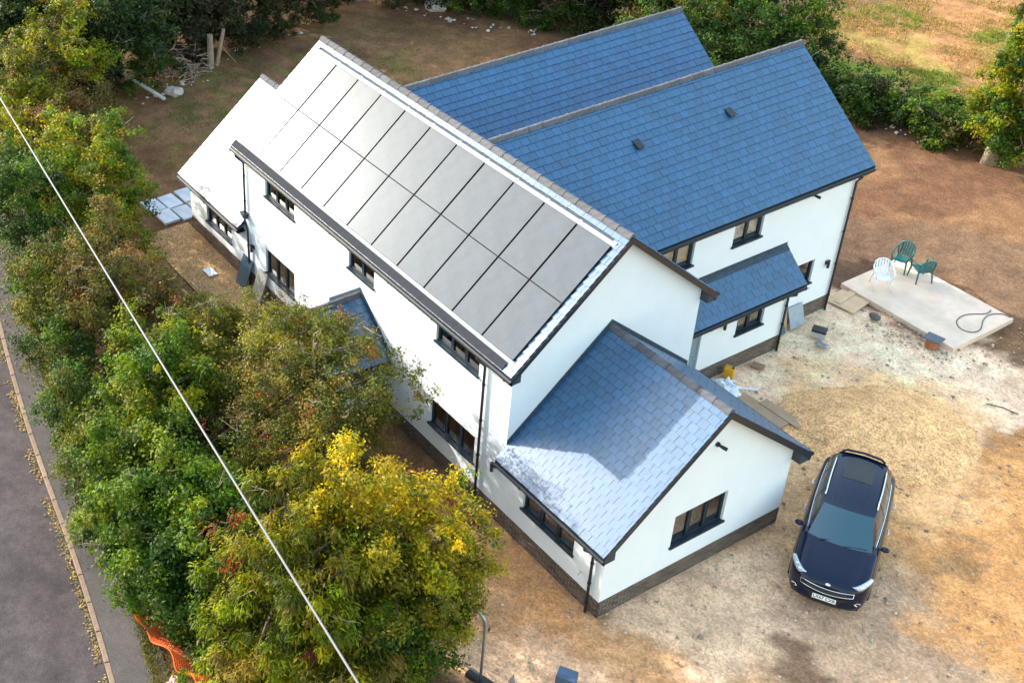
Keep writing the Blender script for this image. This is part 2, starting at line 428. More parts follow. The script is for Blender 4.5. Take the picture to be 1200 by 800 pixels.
# road, pavement, kerb
def strip(name, f0, f1, z0, z1, matl, x0=-90, x1=60, n=150):
    mb = MB()
    for i in range(n):
        a = x0 + (x1 - x0) * i / n; b = x0 + (x1 - x0) * (i + 1) / n
        mb.quad((a, f0(a), z0), (b, f0(b), z0), (b, f1(b), z1), (a, f1(a), z1))
    return mb.build(name, matl, weld=True)
ck = lambda x: kerb_y(max(-40, min(12, x)))
tag(strip('road', lambda x: ck(x) - 6.5, lambda x: ck(x) - 0.02, -0.06, -0.11, TARMAC), kind='structure')
tag(strip('pavement', lambda x: ck(x) + 0.11, lambda x: ck(x) + 1.3, 0.0, 0.005, PAVE), kind='structure')
tag(strip('far_verge', lambda x: ck(x) - 30, lambda x: ck(x) - 6.4, 0.0, -0.02, soil_mat('verge_grass', rgb=(0.12, 0.14, 0.05))), kind='structure')
kerb = strip('kerb', lambda x: ck(x) - 0.02, lambda x: ck(x) + 0.115, -0.13, -0.13, MORTAR, -40, 12, 60); tag(kerb, kind='structure')
km = MB().box((0, -0.0, -0.125), (0.905, 0.115, 0.012)).build('kerb_stone', CONCE, kerb, bevel=0.012)
x = -24.0; first = True
while x < 4:
    y0, y1 = ck(x), ck(x + 0.915)
    mw = Matrix.Translation((x, y0 - 0.01, 0)) @ Matrix.Rotation(math.atan2(y1 - y0, 0.915), 4, 'Z')
    if first: km.matrix_local = mw; first = False
    else: link('kerb_stone', km.data, None, kerb, mw)
    x += 0.917
# fallen leaves and grit along the gutter
def scatter_leaves(name, pts, size, pal, seed):
    r = np.random.default_rng(seed); n = len(pts)
    t = r.normal(size=(n, 3)); t[:, 2] *= 0.25; t /= np.linalg.norm(t, axis=1)[:, None]
    b = np.cross(t, np.array([0, 0, 1.0])) + r.normal(size=(n, 3)) * 0.2; b /= np.linalg.norm(b, axis=1)[:, None]
    s = size * (0.6 + 0.8 * r.random((n, 1)))
    v = np.stack([pts - t * s, pts + b * s * .5, pts + t * s, pts - b * s * .5], 1).reshape(-1, 3)
    cc = np.array(pal)[r.integers(0, len(pal), n)] * (0.6 + 0.8 * r.random((n, 1)))
    return link(name, mesh_np(name, v, np.arange(4 * n).reshape(n, 4), np.repeat(cc, 4, 0)), LEAF)
r = np.random.default_rng(3)
n = 1500; lx = r.uniform(-20, 0, n); keep = fbm(lx, lx * 0, 1.3) > 0.42; lx = lx[keep]
ly = kerb_ya(lx) - 0.04 - np.abs(r.normal(0, 0.09, len(lx))); pts = np.stack([lx, ly, np.full(len(lx), -0.085)], 1)
tag(scatter_leaves('fallen_leaves', pts, 0.035, [(.45, .30, .06), (.30, .20, .08), (.40, .28, .14), (.16, .18, .05)], 5), kind='stuff')

# ------------------------------------------------------------------ house
XG, XB, XR = -3.57, -16.42, -20.29           # main gable, main back, rear end
WE, HE, ZE, OE = 5.936, 2.558, 4.99, 0.326    # extension
WM, HM, ZM, OM = 5.98, 5.10, 7.60, 0.271      # main wing
OV = 0.25
SE_ = (ZE - HE) / (WE / 2); SM = (ZM - HM) / (WM / 2)
YR, ZR, SR = 3.05, 4.80, 0.823                # rear wing ridge
HR = ZR - SR * YR
X1, Z1, Y1, XE1, ZE1, XW1 = -8.764, 7.58, 14.80, -5.447, 4.947, -5.65   # near rear wing
S1 = (Z1 - ZE1) / (XE1 - X1)
X2, Y2 = -12.514, 13.64
XV = (X1 + X2) / 2; ZV = Z1 - S1 * (X1 - XV)
YW1 = 14.45; YW2 = 13.3
HP = 0.49
XLW, YLW, XLE, ZLE, ZLT, YL = -4.986, 11.56, -4.727, 2.29, 3.11, 11.87

house = empty('house')
tag(house, 'large white rendered house with blue slate roofs and solar panels', 'house')

class Fr:
    """frame of a wall: U along, N outwards, Z up"""
    def __init__(s, O, U, N): s.O = V(O); s.U = V(U); s.N = V(N)
    def p(s, u, z, n=0.0): return s.O + s.U * u + s.N * n + V((0, 0, z))
    def box(s, mb, u0, u1, z0, z1, n0, n1):
        return mb.hexa([s.p(u0, z0, n0), s.p(u1, z0, n0), s.p(u1, z0, n1), s.p(u0, z0, n1), s.p(u0, z1, n0), s.p(u1, z1, n0), s.p(u1, z1, n1), s.p(u0, z1, n1)])

def wall(fr, L, H, openings, z0=HP, top=None, depth=0.11):
    """rendered wall face with real openings and reveals; top = list of (u,z) above H for gables"""
    mb = MB()
    us = sorted({0, L, *[o[0] for o in openings], *[o[1] for o in openings]})
    zs = sorted({z0, H, *[o[2] for o in openings], *[o[3] for o in openings]})
    for a, b in zip(us[:-1], us[1:]):
        for c, d in zip(zs[:-1], zs[1:]):
            cu, cz = (a + b) / 2, (c + d) / 2
            if any(o[0] < cu < o[1] and o[2] < cz < o[3] for o in openings): continue
            mb.quad(fr.p(a, c), fr.p(b, c), fr.p(b, d), fr.p(a, d))
    for o in openings:
        u0, u1, c, d = o[:4]
        mb.quad(fr.p(u0, c), fr.p(u0, c, -depth), fr.p(u0, d, -depth), fr.p(u0, d))
        mb.quad(fr.p(u1, c), fr.p(u1, c, -depth), fr.p(u1, d, -depth), fr.p(u1, d))
        mb.quad(fr.p(u0, d), fr.p(u1, d), fr.p(u1, d, -depth), fr.p(u0, d, -depth))
        mb.quad(fr.p(u0, c), fr.p(u1, c), fr.p(u1, c, -depth), fr.p(u0, c, -depth))
    if top:
        mb.add([fr.p(u, z) for u, z in top], [tuple(range(len(top)))])
    # bottom return of the render over the brick plinth
    mb.quad(fr.p(0, z0), fr.p(L, z0), fr.p(L, z0, -0.06), fr.p(0, z0, -0.06))
    return mb.build('wall', RENDER, house, fix=False, weld=True)

def window(fr, u0, u1, z0, z1, lights, depth=0.09, fm=FRAME, blind=False, sillm=FRAME):
    g = MB(); n0, n1 = -depth - 0.05, -depth + 0.02; t = 0.036
    fr.box(g, u0, u1, z0, z0 + t, n0, n1); fr.box(g, u0, u1, z1 - t, z1, n0, n1)
    fr.box(g, u0, u0 + t, z0 + t, z1 - t, n0, n1); fr.box(g, u1 - t, u1, z0 + t, z1 - t, n0, n1)
    wn_ = g.build('window', fm, house)
    wl = (u1 - u0 - 2 * t) / lights
    for k in range(lights):
        a = u0 + t + wl * k; b = a + wl
        if k: MBx = fr.box(MB(), a - 0.026, a + 0.026, z0 + t, z1 - t, n0, n1 + 0.003).build('mullion', fm, wn_)
        s = MB(); e = 0.02; a2, b2, c2, d2 = a + 0.026, b - 0.026, z0 + t + 0.004, z1 - t - 0.004
        for q in ((a2, b2, c2, c2 + e), (a2, b2, d2 - e, d2), (a2, a2 + e, c2 + e, d2 - e), (b2 - e, b2, c2 + e, d2 - e)): fr.box(s, *q, n0 + 0.012, n1 + 0.008)
        s.build('sash', fm, wn_)
        MB().quad(fr.p(a2 + e, c2 + e, -depth - 0.012), fr.p(b2 - e, c2 + e, -depth - 0.012), fr.p(b2 - e, d2 - e, -depth - 0.012), fr.p(a2 + e, d2 - e, -depth - 0.012)).build('pane', GLASS, wn_, fix=False)
    fr.box(MB(), u0 - 0.04, u1 + 0.04, z0 - 0.045, z0 + 0.012, -depth + 0.021, 0.055).build('sill', sillm, wn_, bevel=0.006)
    # the room behind the glass
    rm = MB(); dn = -1.5; a, b, c, d = u0 - 0.35, u1 + 0.35, z0 - 0.75, z1 + 0.12
    rm.quad(fr.p(a, c, dn), fr.p(b, c, dn), fr.p(b, d, dn), fr.p(a, d, dn)); rm.quad(fr.p(a, c, -.16), fr.p(b, c, -.16), fr.p(b, c, dn), fr.p(a, c, dn))
    rm.quad(fr.p(a, c, -.16), fr.p(a, c, dn), fr.p(a, d, dn), fr.p(a, d, -.16)); rm.quad(fr.p(b, c, -.16), fr.p(b, c, dn), fr.p(b, d, dn), fr.p(b, d, -.16))
    rm.quad(fr.p(a, d, -.16), fr.p(b, d, -.16), fr.p(b, d, dn), fr.p(a, d, dn))
    rm.build('room', ROOM, wn_, fix=False)
    if blind:
        fr.box(MB(), u0 + t, u1 - t, z0 + t, z1 - t, -depth - 0.16, -depth - 0.13).build('blind', BLIND, wn_)
    return wn_

# --- walls with their windows
FL = Fr((0, 0, 0), (1, 0, 0), (0, -1, 0))          # long wall facing the road (u = X)
def openL(lst): return [(a, b, c, d) for a, b, c, d, *_ in lst]
extL = [(-2.80, -0.98, 1.16, 2.02, 3)]
mainL = [(-15.10, -13.40, 3.80, 4.72, 3), (-10.55, -9.30, 3.80, 4.72, 2), (-6.52, -4.78, 3.86, 4.72, 3), (-15.17, -13.46, 1.02, 1.92, 3), (-6.60, -4.73, 1.14, 1.96, 3)]
rearL = [(-19.12, -17.40, 0.86, 1.62, 3)]
fe = Fr((XG, 0, 0), (1, 0, 0), (0, -1, 0)); fm_ = Fr((XB, 0, 0), (1, 0, 0), (0, -1, 0)); frr = Fr((XR, 0, 0), (1, 0, 0), (0, -1, 0))
sh = lambda lst, o: [(a - o, b - o, c, d, n) for a, b, c, d, n in lst]
e_, m_, r_ = sh(extL, XG), sh(mainL, XB), sh(rearL, XR)
wall(fe, -XG, HE - 0.12, openL(e_)); wall(fm_, XG - XB, HM - 0.12, openL(m_)); wall(frr, XB - XR, HR - 0.12, openL(r_))
for f_, lst in ((fe, e_), (fm_, m_), (frr, r_)):
    for k, (a, b, c, d, n) in enumerate(lst):
        window(f_, a, b, c, d, n, blind=False)
# gables facing the yard
fg = Fr((0, 0, 0), (0, 1, 0), (1, 0, 0))
gw = [(2.10, 3.80, 1.13, 2.10)]
wall(fg, WE, HE - 0.1, gw, top=[(0, HE - 0.1), (WE, HE - 0.1), (WE / 2, ZE - 0.1)]); window(fg, *gw[0], 3)
fg2 = Fr((XG, 0, 0), (0, 1, 0), (1, 0, 0))
wall(fg2, WM, HM - 0.1, [], z0=HP, top=[(0, HM - 0.1), (WM, HM - 0.1), (WM / 2, ZM - 0.1)])
# far end walls and the other sides (plain)
wall(Fr((XR, 0, 0), (0, 1, 0), (-1, 0, 0)), 2 * YR, HR - 0.1, [], top=[(0, HR - 0.1), (2 * YR, HR - 0.1), (YR, ZR - 0.1)])
wall(Fr((XB, 0, 0), (0, 1, 0), (-1, 0, 0)), WM, HM - 0.1, [], top=[(0, HM - 0.1), (WM, HM - 0.1), (WM / 2, ZM - 0.1)])
wall(Fr((XG, WE, 0), (1, 0, 0), (0, 1, 0)), -XG, HE - 0.12, [])
wall(Fr((XB, WM, 0), (1, 0, 0), (0, 1, 0)), XG - XB, HM - 0.12, [])
wall(Fr((XR, 2 * YR, 0), (1, 0, 0), (0, 1, 0)), XB - XR, HR - 0.12, [])
# near rear wing
fw = Fr((XW1, WM - 0.1, 0), (0, 1, 0), (1, 0, 0)); o = WM - 0.1
wws = [(6.75 - o, 7.97 - o, 3.80, 4.72), (9.48 - o, 10.62 - o, 3.86, 4.72), (12.0 - o, 13.36 - o, 1.30, 2.13)]
HW = ZE1 + S1 * (XE1 - XW1)
wall(fw, YW1 - o, HW - 0.1, wws)
for k, q in enumerate(wws): window(fw, *q, 2, blind=(k < 2))
HW2 = Z1 - S1 * (X1 - (2 * X2 - XV + 0.0)) if False else ZE1
wall(Fr((XW1, YW1, 0), (-1, 0, 0), (0, 1, 0)), XW1 - XV, min(HW, ZV) - 0.1, [], top=[(0, HW - 0.1), (XW1 - X1, Z1 - 0.1), (XW1 - XV, ZV - 0.1)])
XF = -15.6
wall(Fr((XV, YW2, 0), (-1, 0, 0), (0, 1, 0)), XV - XF, HW - 0.1, [], top=[(0, HW - 0.1), (0, ZV - 0.1), (XV - X2, Z1 - 0.1), (XV - XF, HW - 0.1)])
wall(Fr((XF, WM, 0), (0, 1, 0), (-1, 0, 0)), YW2 - WM, HW - 0.1, [])
# lean-to
fl = Fr((XLW, WM, 0), (0, 1, 0), (1, 0, 0))
ll = (9.50 - WM, 10.60 - WM, 1.24, 2.04); dr = (7.12 - WM, 8.10 - WM, HP, 2.04)
wall(fl, YLW - WM, 2.42, [ll, dr]); window(fl, *ll, 2)
SLT = (ZLT - ZLE) / (XLE - XW1)
wall(Fr((XLW, YLW, 0), (-1, 0, 0), (0, 1, 0)), XLW - XW1, 2.40, [], top=[(0, 2.40), (XLW - XW1, 2.40), (XLW - XW1, ZLT - 0.1)])
d_ = MB(); fl.box(d_, dr[0], dr[1], 0.02, 2.04, -0.12, -0.06); door = d_.build('door', DOORG, house, bevel=0.01)
fl.box(MB(), dr[1] - 0.16, dr[1] - 0.05, 1.02, 1.05, -0.06, 0.0).build('handle', CHROME, door)

# --- brick plinths: the best seen bricks are single objects, the rest one part
def plinth(fr, L, single=False, z_top=HP, skip=None):
    core = MB(); fr.box(core, 0.012, L - 0.012, -0.35, z_top - 0.004, -0.30, -0.0115)
    pl = core.build('plinth', MORTAR, house)
    bw, bh = 0.225, 0.075
    rows = 7; stuff = MB()
    bm1 = None
    for rI in range(rows):
        z1 = z_top - 0.012 - rI * bh; z0 = z1 - 0.056
        u = -(bw / 2 if rI % 2 else 0)
        while u < L:
            a, b = max(u + 0.005, 0.0), min(u + bw - 0.011, L)
            u += bw
            if b - a < 0.05: continue
            jn = random.uniform(-0.001, 0.003)
            if skip and skip(a, b): continue
            if single and SINGLE[0] < 300 and b - a > bw - 0.025:
                SINGLE[0] += 1
                key = 'brick'
                if key not in BM:
                    BM[key] = MB().box((0, -0.05, 0), (bw - 0.016, 0.0, 0.056)).mesh('brick'); BM[key].materials.append(BRICK)
                mw = Matrix((fr.U, fr.N, V((0, 0, 1)))).transposed().to_4x4(); mw.translation = fr.p(a, z0, -0.008 + jn)
                link('brick', BM[key], None, pl, mw)
            else:
                fr.box(stuff, a, b, z0, z1, -0.06, -0.008 + jn)
    if stuff.v: tag(stuff.build('bricks', BRICK, pl, fix=False), kind='stuff')
    return pl
SINGLE = [0]; BM = {}
plinth(fg, WE, True); plinth(fe, -XG, True); plinth(Fr((-6.5, 0, 0), (1, 0, 0), (0, -1, 0)), XG + 6.5, True)
plinth(Fr((XB, 0, 0), (1, 0, 0), (0, -1, 0)), -6.5 - XB); plinth(frr, XB - XR)
plinth(fl, YLW - WM, skip=lambda a, b: b > dr[0] and a < dr[1]); plinth(fw, YW1 - o)
plinth(Fr((XR, 0, 0), (0, 1, 0), (-1, 0, 0)), 2 * YR); plinth(Fr((XG, WE, 0), (1, 0, 0), (0, 1, 0)), -XG); plinth(Fr((XW1, YW1, 0), (-1, 0, 0), (0, 1, 0)), XW1 - XV)
plinth(Fr((XLW, YLW, 0), (-1, 0, 0), (0, 1, 0)), XLW - XW1); plinth(Fr((XV, YW2, 0), (-1, 0, 0), (0, 1, 0)), XV - XF)

# --- roofs
NSL = [0]
def slope(O, U, Lu, Vd, Lv, single=0, skip=None, sw=0.25, ex=0.21, roof=None, thick=0.09):
    """one roof slope: deck, then slates laid in bonded courses"""
    O, U, Vd = V(O), V(U).normalized(), V(Vd).normalized(); N = U.cross(Vd).normalized()
    if N.z < 0: N = -N
    d = MB().obox(O - N * thick, U, Vd, N, Lu, Lv, thick - 0.012)
    rf = d.build('roof', LEAD, house)
    st = MB(); rows = int(math.ceil(Lv / ex))
    rr = random.Random(int(Lu * 1000) + int(Lv * 100))
    for r_i in range(rows):
        v0 = r_i * ex; v1 = min(v0 + ex * 1.35, Lv); u = -(sw / 2 if r_i % 2 else 0)
        while u < Lu - 0.02:
            a, b = max(u + 0.004, 0), min(u + sw - 0.004, Lu); u += sw
            if b - a < 0.03: continue
            if skip and skip((a + b) / 2, v0 + ex / 2): continue
            lift = 0.016 + rr.uniform(0, 0.006)
            jv = rr.uniform(-0.006, 0.006)
            full = (b - a > sw - 0.01) and v0 + ex * 1.35 <= Lv
            if full and NSL[0] < single:
                NSL[0] += 1
                if 'slate' not in BM:
                    q = sw - 0.008; e = ex * 1.35
                    BM['slate'] = MB().hexa([(0, 0, 0.010), (q, 0, 0.010), (q, e, -0.016), (0, e, -0.016), (0, 0, 0.018), (q, 0, 0.018), (q, e, -0.010), (0, e, -0.010)]).mesh('slate')
                    BM['slate'].materials.append(SLATE)
                mw = Matrix((U, Vd if U.cross(Vd).dot(N) > 0 else Vd, N)).transposed().to_4x4()
                mw = mw @ Matrix.Rotation(rr.uniform(-0.008, 0.008), 4, 'Z'); mw.translation = O + U * a + Vd * (v0 + jv) + N * lift
                link('slate', BM['slate'], None, rf, mw)
            else:
                p = lambda uu, vv, nn: O + U * uu + Vd * vv + N * nn
                va = v0 + jv if v0 > 0 else v0
                st.hexa([p(a, va, lift + .010), p(b, va, lift + .010), p(b, v1, lift - 0.016), p(a, v1, lift - 0.016), p(a, va, lift + 0.018), p(b, va, lift + 0.018), p(b, v1, lift - 0.010), p(a, v1, lift - 0.010)])
    if st.v: tag(st.build('slates', SLATE, rf, fix=False), kind='stuff')
    return rf

def ridge(roof, A, B, size=0.45, wd=0.115, ht=0.06):
    A, B = V(A), V(B); D = (B - A); L = D.length; D.normalize(); S = D.cross(V((0, 0, 1))).normalized(); Z = V((0, 0, 1))
    n = int(L / size); ln = L / n
    prof = [(-wd, -ht * 1.25), (-wd * .55, -ht * .15), (-0.035, ht * .55), (0.035, ht * .55), (wd * .55, -ht * .15), (wd, -ht * 1.25)]
    mb = MB(); fl = 0.006
    for k, (x0, x1, e) in enumerate(((0, ln - 0.07, 0), (ln - 0.075, ln - 0.006, 0.014))):
        vs = [(x0, s * (1 + e * 2), z + e) for s, z in prof] + [(x1, s * (1 + e * 2), z + e) for s, z in prof]
        m = len(prof); mb.add(vs, [(i, i + 1, m + i + 1, m + i) for i in range(m - 1)] + [tuple(range(m - 1, -1, -1)), tuple(range(m, 2 * m))])
    me = mb.mesh('ridge_tile'); me.materials.append(RIDGE)
    for k in range(n):
        mw = Matrix((D, -S, Z)).transposed().to_4x4(); mw.translation = A + D * ln * k + V((0, 0, 0.03 + random.uniform(0, 0.006)))
        link('ridge_tile', me, None, roof, mw)

def barge(P, Q, out, h=0.17, t=0.03):
    """verge board from eave P up to ridge Q, standing at the edge of the roof"""
    P, Q, out = V(P), V(Q), V(out); mb = MB(); dz = V((0, 0, -h)); up = V((0, 0, 0.012))
    mb.hexa([P + dz, P + out * t + dz, Q + out * t + dz, Q + dz, P + up, P + out * t + up, Q + out * t + up, Q + up])
    return mb.build('bargeboard', DARK, house)

def gutter(A, B, out, drop=0.03):
    A, B, out = V(A), V(B), V(out); mb = MB(); r = 0.058
    c0, c1 = A + out * 0.062 - V((0, 0, drop + 0.02)), B + out * 0.062 - V((0, 0, drop + 0.02))
    pr = [(math.cos(t) * r, -math.sin(t) * r) for t in [math.pi * k / 7 for k in range(8)]]
    pr = pr + [(x * .9, z * .9) for x, z in pr[::-1]]; m = len(pr)
    vs = [c0 + out * x + V((0, 0, z)) for x, z in pr] + [c1 + out * x + V((0, 0, z)) for x, z in pr]
    mb.add(vs, [(i, (i + 1) % m, m + (i + 1) % m, m + i) for i in range(m)] + [tuple(range(m)), tuple(range(m, 2 * m))])
    g_ = mb.build('gutter', DARK, house)
    # fascia behind it
    f = MB(); f.hexa([A - V((0, 0, .22)) - out * .035, B - V((0, 0, .22)) - out * .035, B - V((0, 0, .22)), A - V((0, 0, .22)), A - V((0, 0, .02)) - out * .035, B - V((0, 0, .02)) - out * .035, B - V((0, 0, .02)), A - V((0, 0, .02))])
    f.build('fascia', DARK, g_)
    L = (B - A).length; D = (B - A).normalized(); n = int(L / 0.9)
    for k in range(n + 1):
        c = c0 + D * (0.15 + (L - 0.3) * k / max(n, 1))
        MB().tube([c + out * 0.07 * math.cos(t) - V((0, 0, 0.068 * math.sin(t))) for t in [math.pi * i / 6 for i in range(7)]], 0.011, 5).build('bracket', DARK, g_)
    return g_

def soffit(A, B, inn, wd, z):
    A, B, inn = V(A), V(B), V(inn); A.z = B.z = z
    return MB().hexa([A, B, B + inn * wd, A + inn * wd, A + V((0, 0, .02)), B + V((0, 0, .02)), B + inn * wd + V((0, 0, .02)), A + inn * wd + V((0, 0, .02))]).build('soffit', DARK, house)

def downpipe(path, parent=house, clips=3):
    p = MB().tube(path, 0.036, 10).build('downpipe', DARK, parent, smooth=True)
    a, b = V(path[-2]), V(path[-1])
    for k in range(clips):
        c = a.lerp(b, (k + 0.5) / clips)
        MB().tube([c + V((0, 0, -.02)), c + V((0, 0, .02))], 0.048, 10).build('clip', DARK, p)
    return p

def box_end(xa, xb, ya, yb, z_e, sl):
    d = abs(yb - ya) * sl; lo = z_e - .195
    MB().hexa([(xa, ya, lo), (xb, ya, lo), (xb, yb, lo), (xa, yb, lo), (xa, ya, z_e - .10), (xb, ya, z_e - .10), (xb, yb, z_e + d - .10), (xa, yb, z_e + d - .10)]).build('eave_box', DARK, house)
# extension (ridge along X)
ze = HE - SE_ * OE; Lv = (WE / 2 + OE) * math.hypot(1, SE_)
extR = slope((XG + 0.005, -OE, ze), (1, 0, 0), -XG + OV, (0, 1, SE_), Lv, single=300)
slope((XG + 0.005, WE + OE, ze), (1, 0, 0), -XG + OV, (0, -1, SE_), Lv)
ridge(extR, (XG + 0.02, WE / 2, ZE), (OV + 0.01, WE / 2, ZE))
for s, y, yo in ((1, -OE, -1), (-1, WE + OE, 1)):
    barge((OV, y, ze - .01), (OV, WE / 2, ZE - .01), (1, 0, 0))
    gutter((XG - 0.0 if yo > 0 else XG + .02, y, ze), (OV + .02, y, ze), (0, yo, 0))
    soffit((0.0, y, 0), (OV, y, 0), (0, -yo, 0), OE + .02, ze - .22)
    soffit((XG + .01, y, 0), (0.0, y, 0), (0, -yo, 0), OE + .02, ze - .2)
    eb = MB(); yy = y; e1 = -yo
    eb.add([(OV - .002, yy, ze - .2), (OV - .002, yy + e1 * (OE + .02), ze - .2), (OV - .002, yy + e1 * (OE + .02), ze + .22), (OV - .002, yy, ze - .02)], [(0, 1, 2, 3)])
    eb.build('box_end', LEAD, house, fix=False)
    box_end(0.003, OV - .004, y, y - yo * (OE + .015), ze, SE_)
# lead flashing along the main gable
def flashing(P, Q, out, h=0.16, t=0.012):
    P, Q, out = V(P) + V(out) * .004, V(Q) + V(out) * .004, V(out); dz = V((0, 0, h))
    mb = MB().hexa([P, P + out * t, Q + out * t, Q, P + dz, P + out * t + dz, Q + out * t + dz, Q + dz])
    return mb.build('flashing', LEAD, house)
flashing((XG, 0.0, HE), (XG, WE / 2, ZE + .02), (1, 0, 0)); flashing((XG, WE, HE), (XG, WE / 2, ZE + .02), (1, 0, 0))

# main wing (ridge along X) with the solar array
zm = HM - SM * OM; KS = math.hypot(1, SM); Lv = (WM / 2 + OM) * KS
PX0, PW, PH = XB + 0.01, (XG - XB - 0.0) / 11, 1.735
PV0 = (0.25) * KS
pv_skip = lambda u, v: PX0 - (XB - OV) < u < PX0 - (XB - OV) + 11 * PW and PV0 - 0.12 < v < PV0 + 2 * PH + 0.10
mainR = slope((XB - OV, -OM, zm), (1, 0, 0), XG - XB + 2 * OV, (0, 1, SM), Lv, skip=pv_skip)
slope((XB - OV, WM + OM, zm), (1, 0, 0), XG - XB + 2 * OV, (0, -1, SM), Lv)
ridge(mainR, (XB - OV, WM / 2, ZM), (XG + OV, WM / 2, ZM))
Um, Vm = V((1, 0, 0)), V((0, 1, SM)).normalized(); Nm = Um.cross(Vm)
P0 = V((XB - OV, -OM, zm))
fx = PX0 - (XB - OV)
for nm, v0, v1, u0, u1 in (('flashing', PV0 - 0.14, PV0 + 0.03, fx - .04, fx + 11 * PW + .04), ('flashing', PV0 + 2 * PH - 0.02, PV0 + 2 * PH + 0.12, fx - .04, fx + 11 * PW + .04)):
    MB().obox(P0 + Um * u0 + Vm * v0 + Nm * 0.018, Um, Vm, Nm, u1 - u0, v1 - v0, 0.014).build(nm, FLASH, house)
MB().obox(P0 + Um * 0.06 + Vm * 0.01 + Nm * 0.036, Um, Vm, Nm, XG - XB + 2 * OV - .40, PV0 - 0.10, 0.016).build('eaves_tray', mat('eaves_tray', (.028, .032, .040), .8, .08, var=.15), house)
for k in range(11):        # upstand tabs of the tray, one per panel column
    MB().obox(P0 + Um * (fx + PW * (k + 1) - .05) + Vm * (PV0 + 2 * PH + .085) + Nm * 0.034, Um, Vm, Nm, 0.10, 0.05, 0.006).build('flashing', FLASH, house)
sp = MB().obox((0, 0, 0), (1, 0, 0), (0, 1, 0), (0, 0, 1), PW - 0.035, PH - 0.012, 0.035).mesh('solar_panel'); sp.materials.append(PFRAME)
sg = MB().obox((0.012, 0.008, 0.0), (1, 0, 0), (0, 1, 0), (0, 0, 1), PW - 0.059, PH - 0.028, 0.038).mesh('panel_glass'); sg.materials.append(PANEL)
R3 = Matrix((Um, Vm, Nm)).transposed().to_4x4()
for i in range(11):
    for j in range(2):
        mw = R3.copy() @ Matrix.Rotation(random.uniform(-.0025, .0025), 4, 'X') @ Matrix.Rotation(random.uniform(-.003, .003), 4, 'Y')
        mw.translation = P0 + Um * (fx + PW * i + 0.018) + Vm * (PV0 + PH * j + 0.01) + Nm * 0.03
        a = link('solar_panel', sp, None, house, mw); link('panel_glass', sg, None, a)
for xx, ox in ((XG + OV, 1), (XB - OV, -1)):
    for y, yo in ((-OM, -1), (WM + OM, 1)):
        barge((xx, y, zm - .01), (xx, WM / 2, ZM - .01), (ox, 0, 0))
        soffit((xx, y, 0), (xx - ox * OV, y, 0), (0, -yo, 0), OM + .02, zm - .22)
        eb = MB().add([(xx - ox * .002, y, zm - .2), (xx - ox * .002, y - yo * (OM + .02), zm - .2), (xx - ox * .002, y - yo * (OM + .02), zm + .2), (xx - ox * .002, y, zm - .02)], [(0, 1, 2, 3)]); eb.build('box_end', LEAD, house, fix=False); box_end(xx - ox * .004, xx - ox * (OV - .003), y, y - yo * (OM + .015), zm, SM)
for y, yo in ((-OM, -1), (WM + OM, 1)):
    gutter((XB - OV - .02, y, zm), (XG + OV + .02, y, zm), (0, yo, 0)); soffit((XB, y, 0), (XG, y, 0), (0, -yo, 0), OM + .02, zm - .2)

# lower rear wing
OR = 0.283; zr = HR - SR * OR; Lv = (YR + OR) * math.hypot(1, SR)
rR = slope((XR - OV, -OR, zr), (1, 0, 0), XB - XR + OV, (0, 1, SR), Lv)
slope((XR - OV, 2 * YR + OR, zr), (1, 0, 0), XB - XR + OV, (0, -1, SR), Lv)
ridge(rR, (XR - OV, YR, ZR), (XB, YR, ZR))
for y, yo in ((-OR, -1), (2 * YR + OR, 1)):
    barge((XR - OV, y, zr - .01), (XR - OV, YR, ZR - .01), (-1, 0, 0)); gutter((XR - OV - .02, y, zr), (XB - (0.02), y, zr), (0, yo, 0)); soffit((XR - OV, y, 0), (XB, y, 0), (0, -yo, 0), OR + .02, zr - .2)
flashing((XB, 0.0, HR), (XB, YR, ZR + .02), (-1, 0, 0))

# two rear wings (ridges along Y)
K1 = math.hypot(1, S1); YS = WM / 2 + 0.06
def yslope(xe, z_e, xr, z_r, y1, sgn, y0=YS, **k):
    return slope((xe, y0, z_e), (0, 1, 0), y1 - y0, (-sgn, 0, (z_r - z_e) / abs(xe - xr)), abs(xe - xr) * math.hypot(1, (z_r - z_e) / abs(xe - xr)), **k)
cut1 = lambda u, v: False
w1R = yslope(XE1, ZE1, X1, Z1, Y1, 1, sw=0.27, ex=0.225)
yslope(XV, ZV, X1, Z1, Y1, -1)
w2R = yslope(XV, ZV, X2, Z1, Y2, 1, sw=0.27, ex=0.225)
yslope(2 * X2 - XV - (XV - X2) * .0 - 1.43, ZE1, X2, Z1, Y2, -1)
ridge(w1R, (X1, YS + .05, Z1), (X1, Y1 + .01, Z1)); ridge(w2R, (X2, YS + .05, Z1), (X2, Y2 + .01, Z1))
barge((XE1, Y1, ZE1 - .01), (X1, Y1, Z1 - .01), (0, 1, 0)); barge((XV, Y1, ZV - .01), (X1, Y1, Z1 - .01), (0, 1, 0))
barge((XV, Y2, ZV - .01), (X2, Y2, Z1 - .01), (0, 1, 0)); barge((2 * X2 - XV - 1.43, Y2, ZE1 - .01), (X2, Y2, Z1 - .01), (0, 1, 0))
gutter((XE1, WM + OM + .1, ZE1), (XE1, Y1 + .02, ZE1), (1, 0, 0)); soffit((XE1, WM, 0), (XE1, Y1, 0), (-1, 0, 0), XE1 - XW1 + .02, ZE1 - .2)
MB().box((XE1 - .28, YW1, ZE1 - .22), (XE1 - .002, Y1 - .004, ZE1 - .02)).build('box_end', DARK, house)
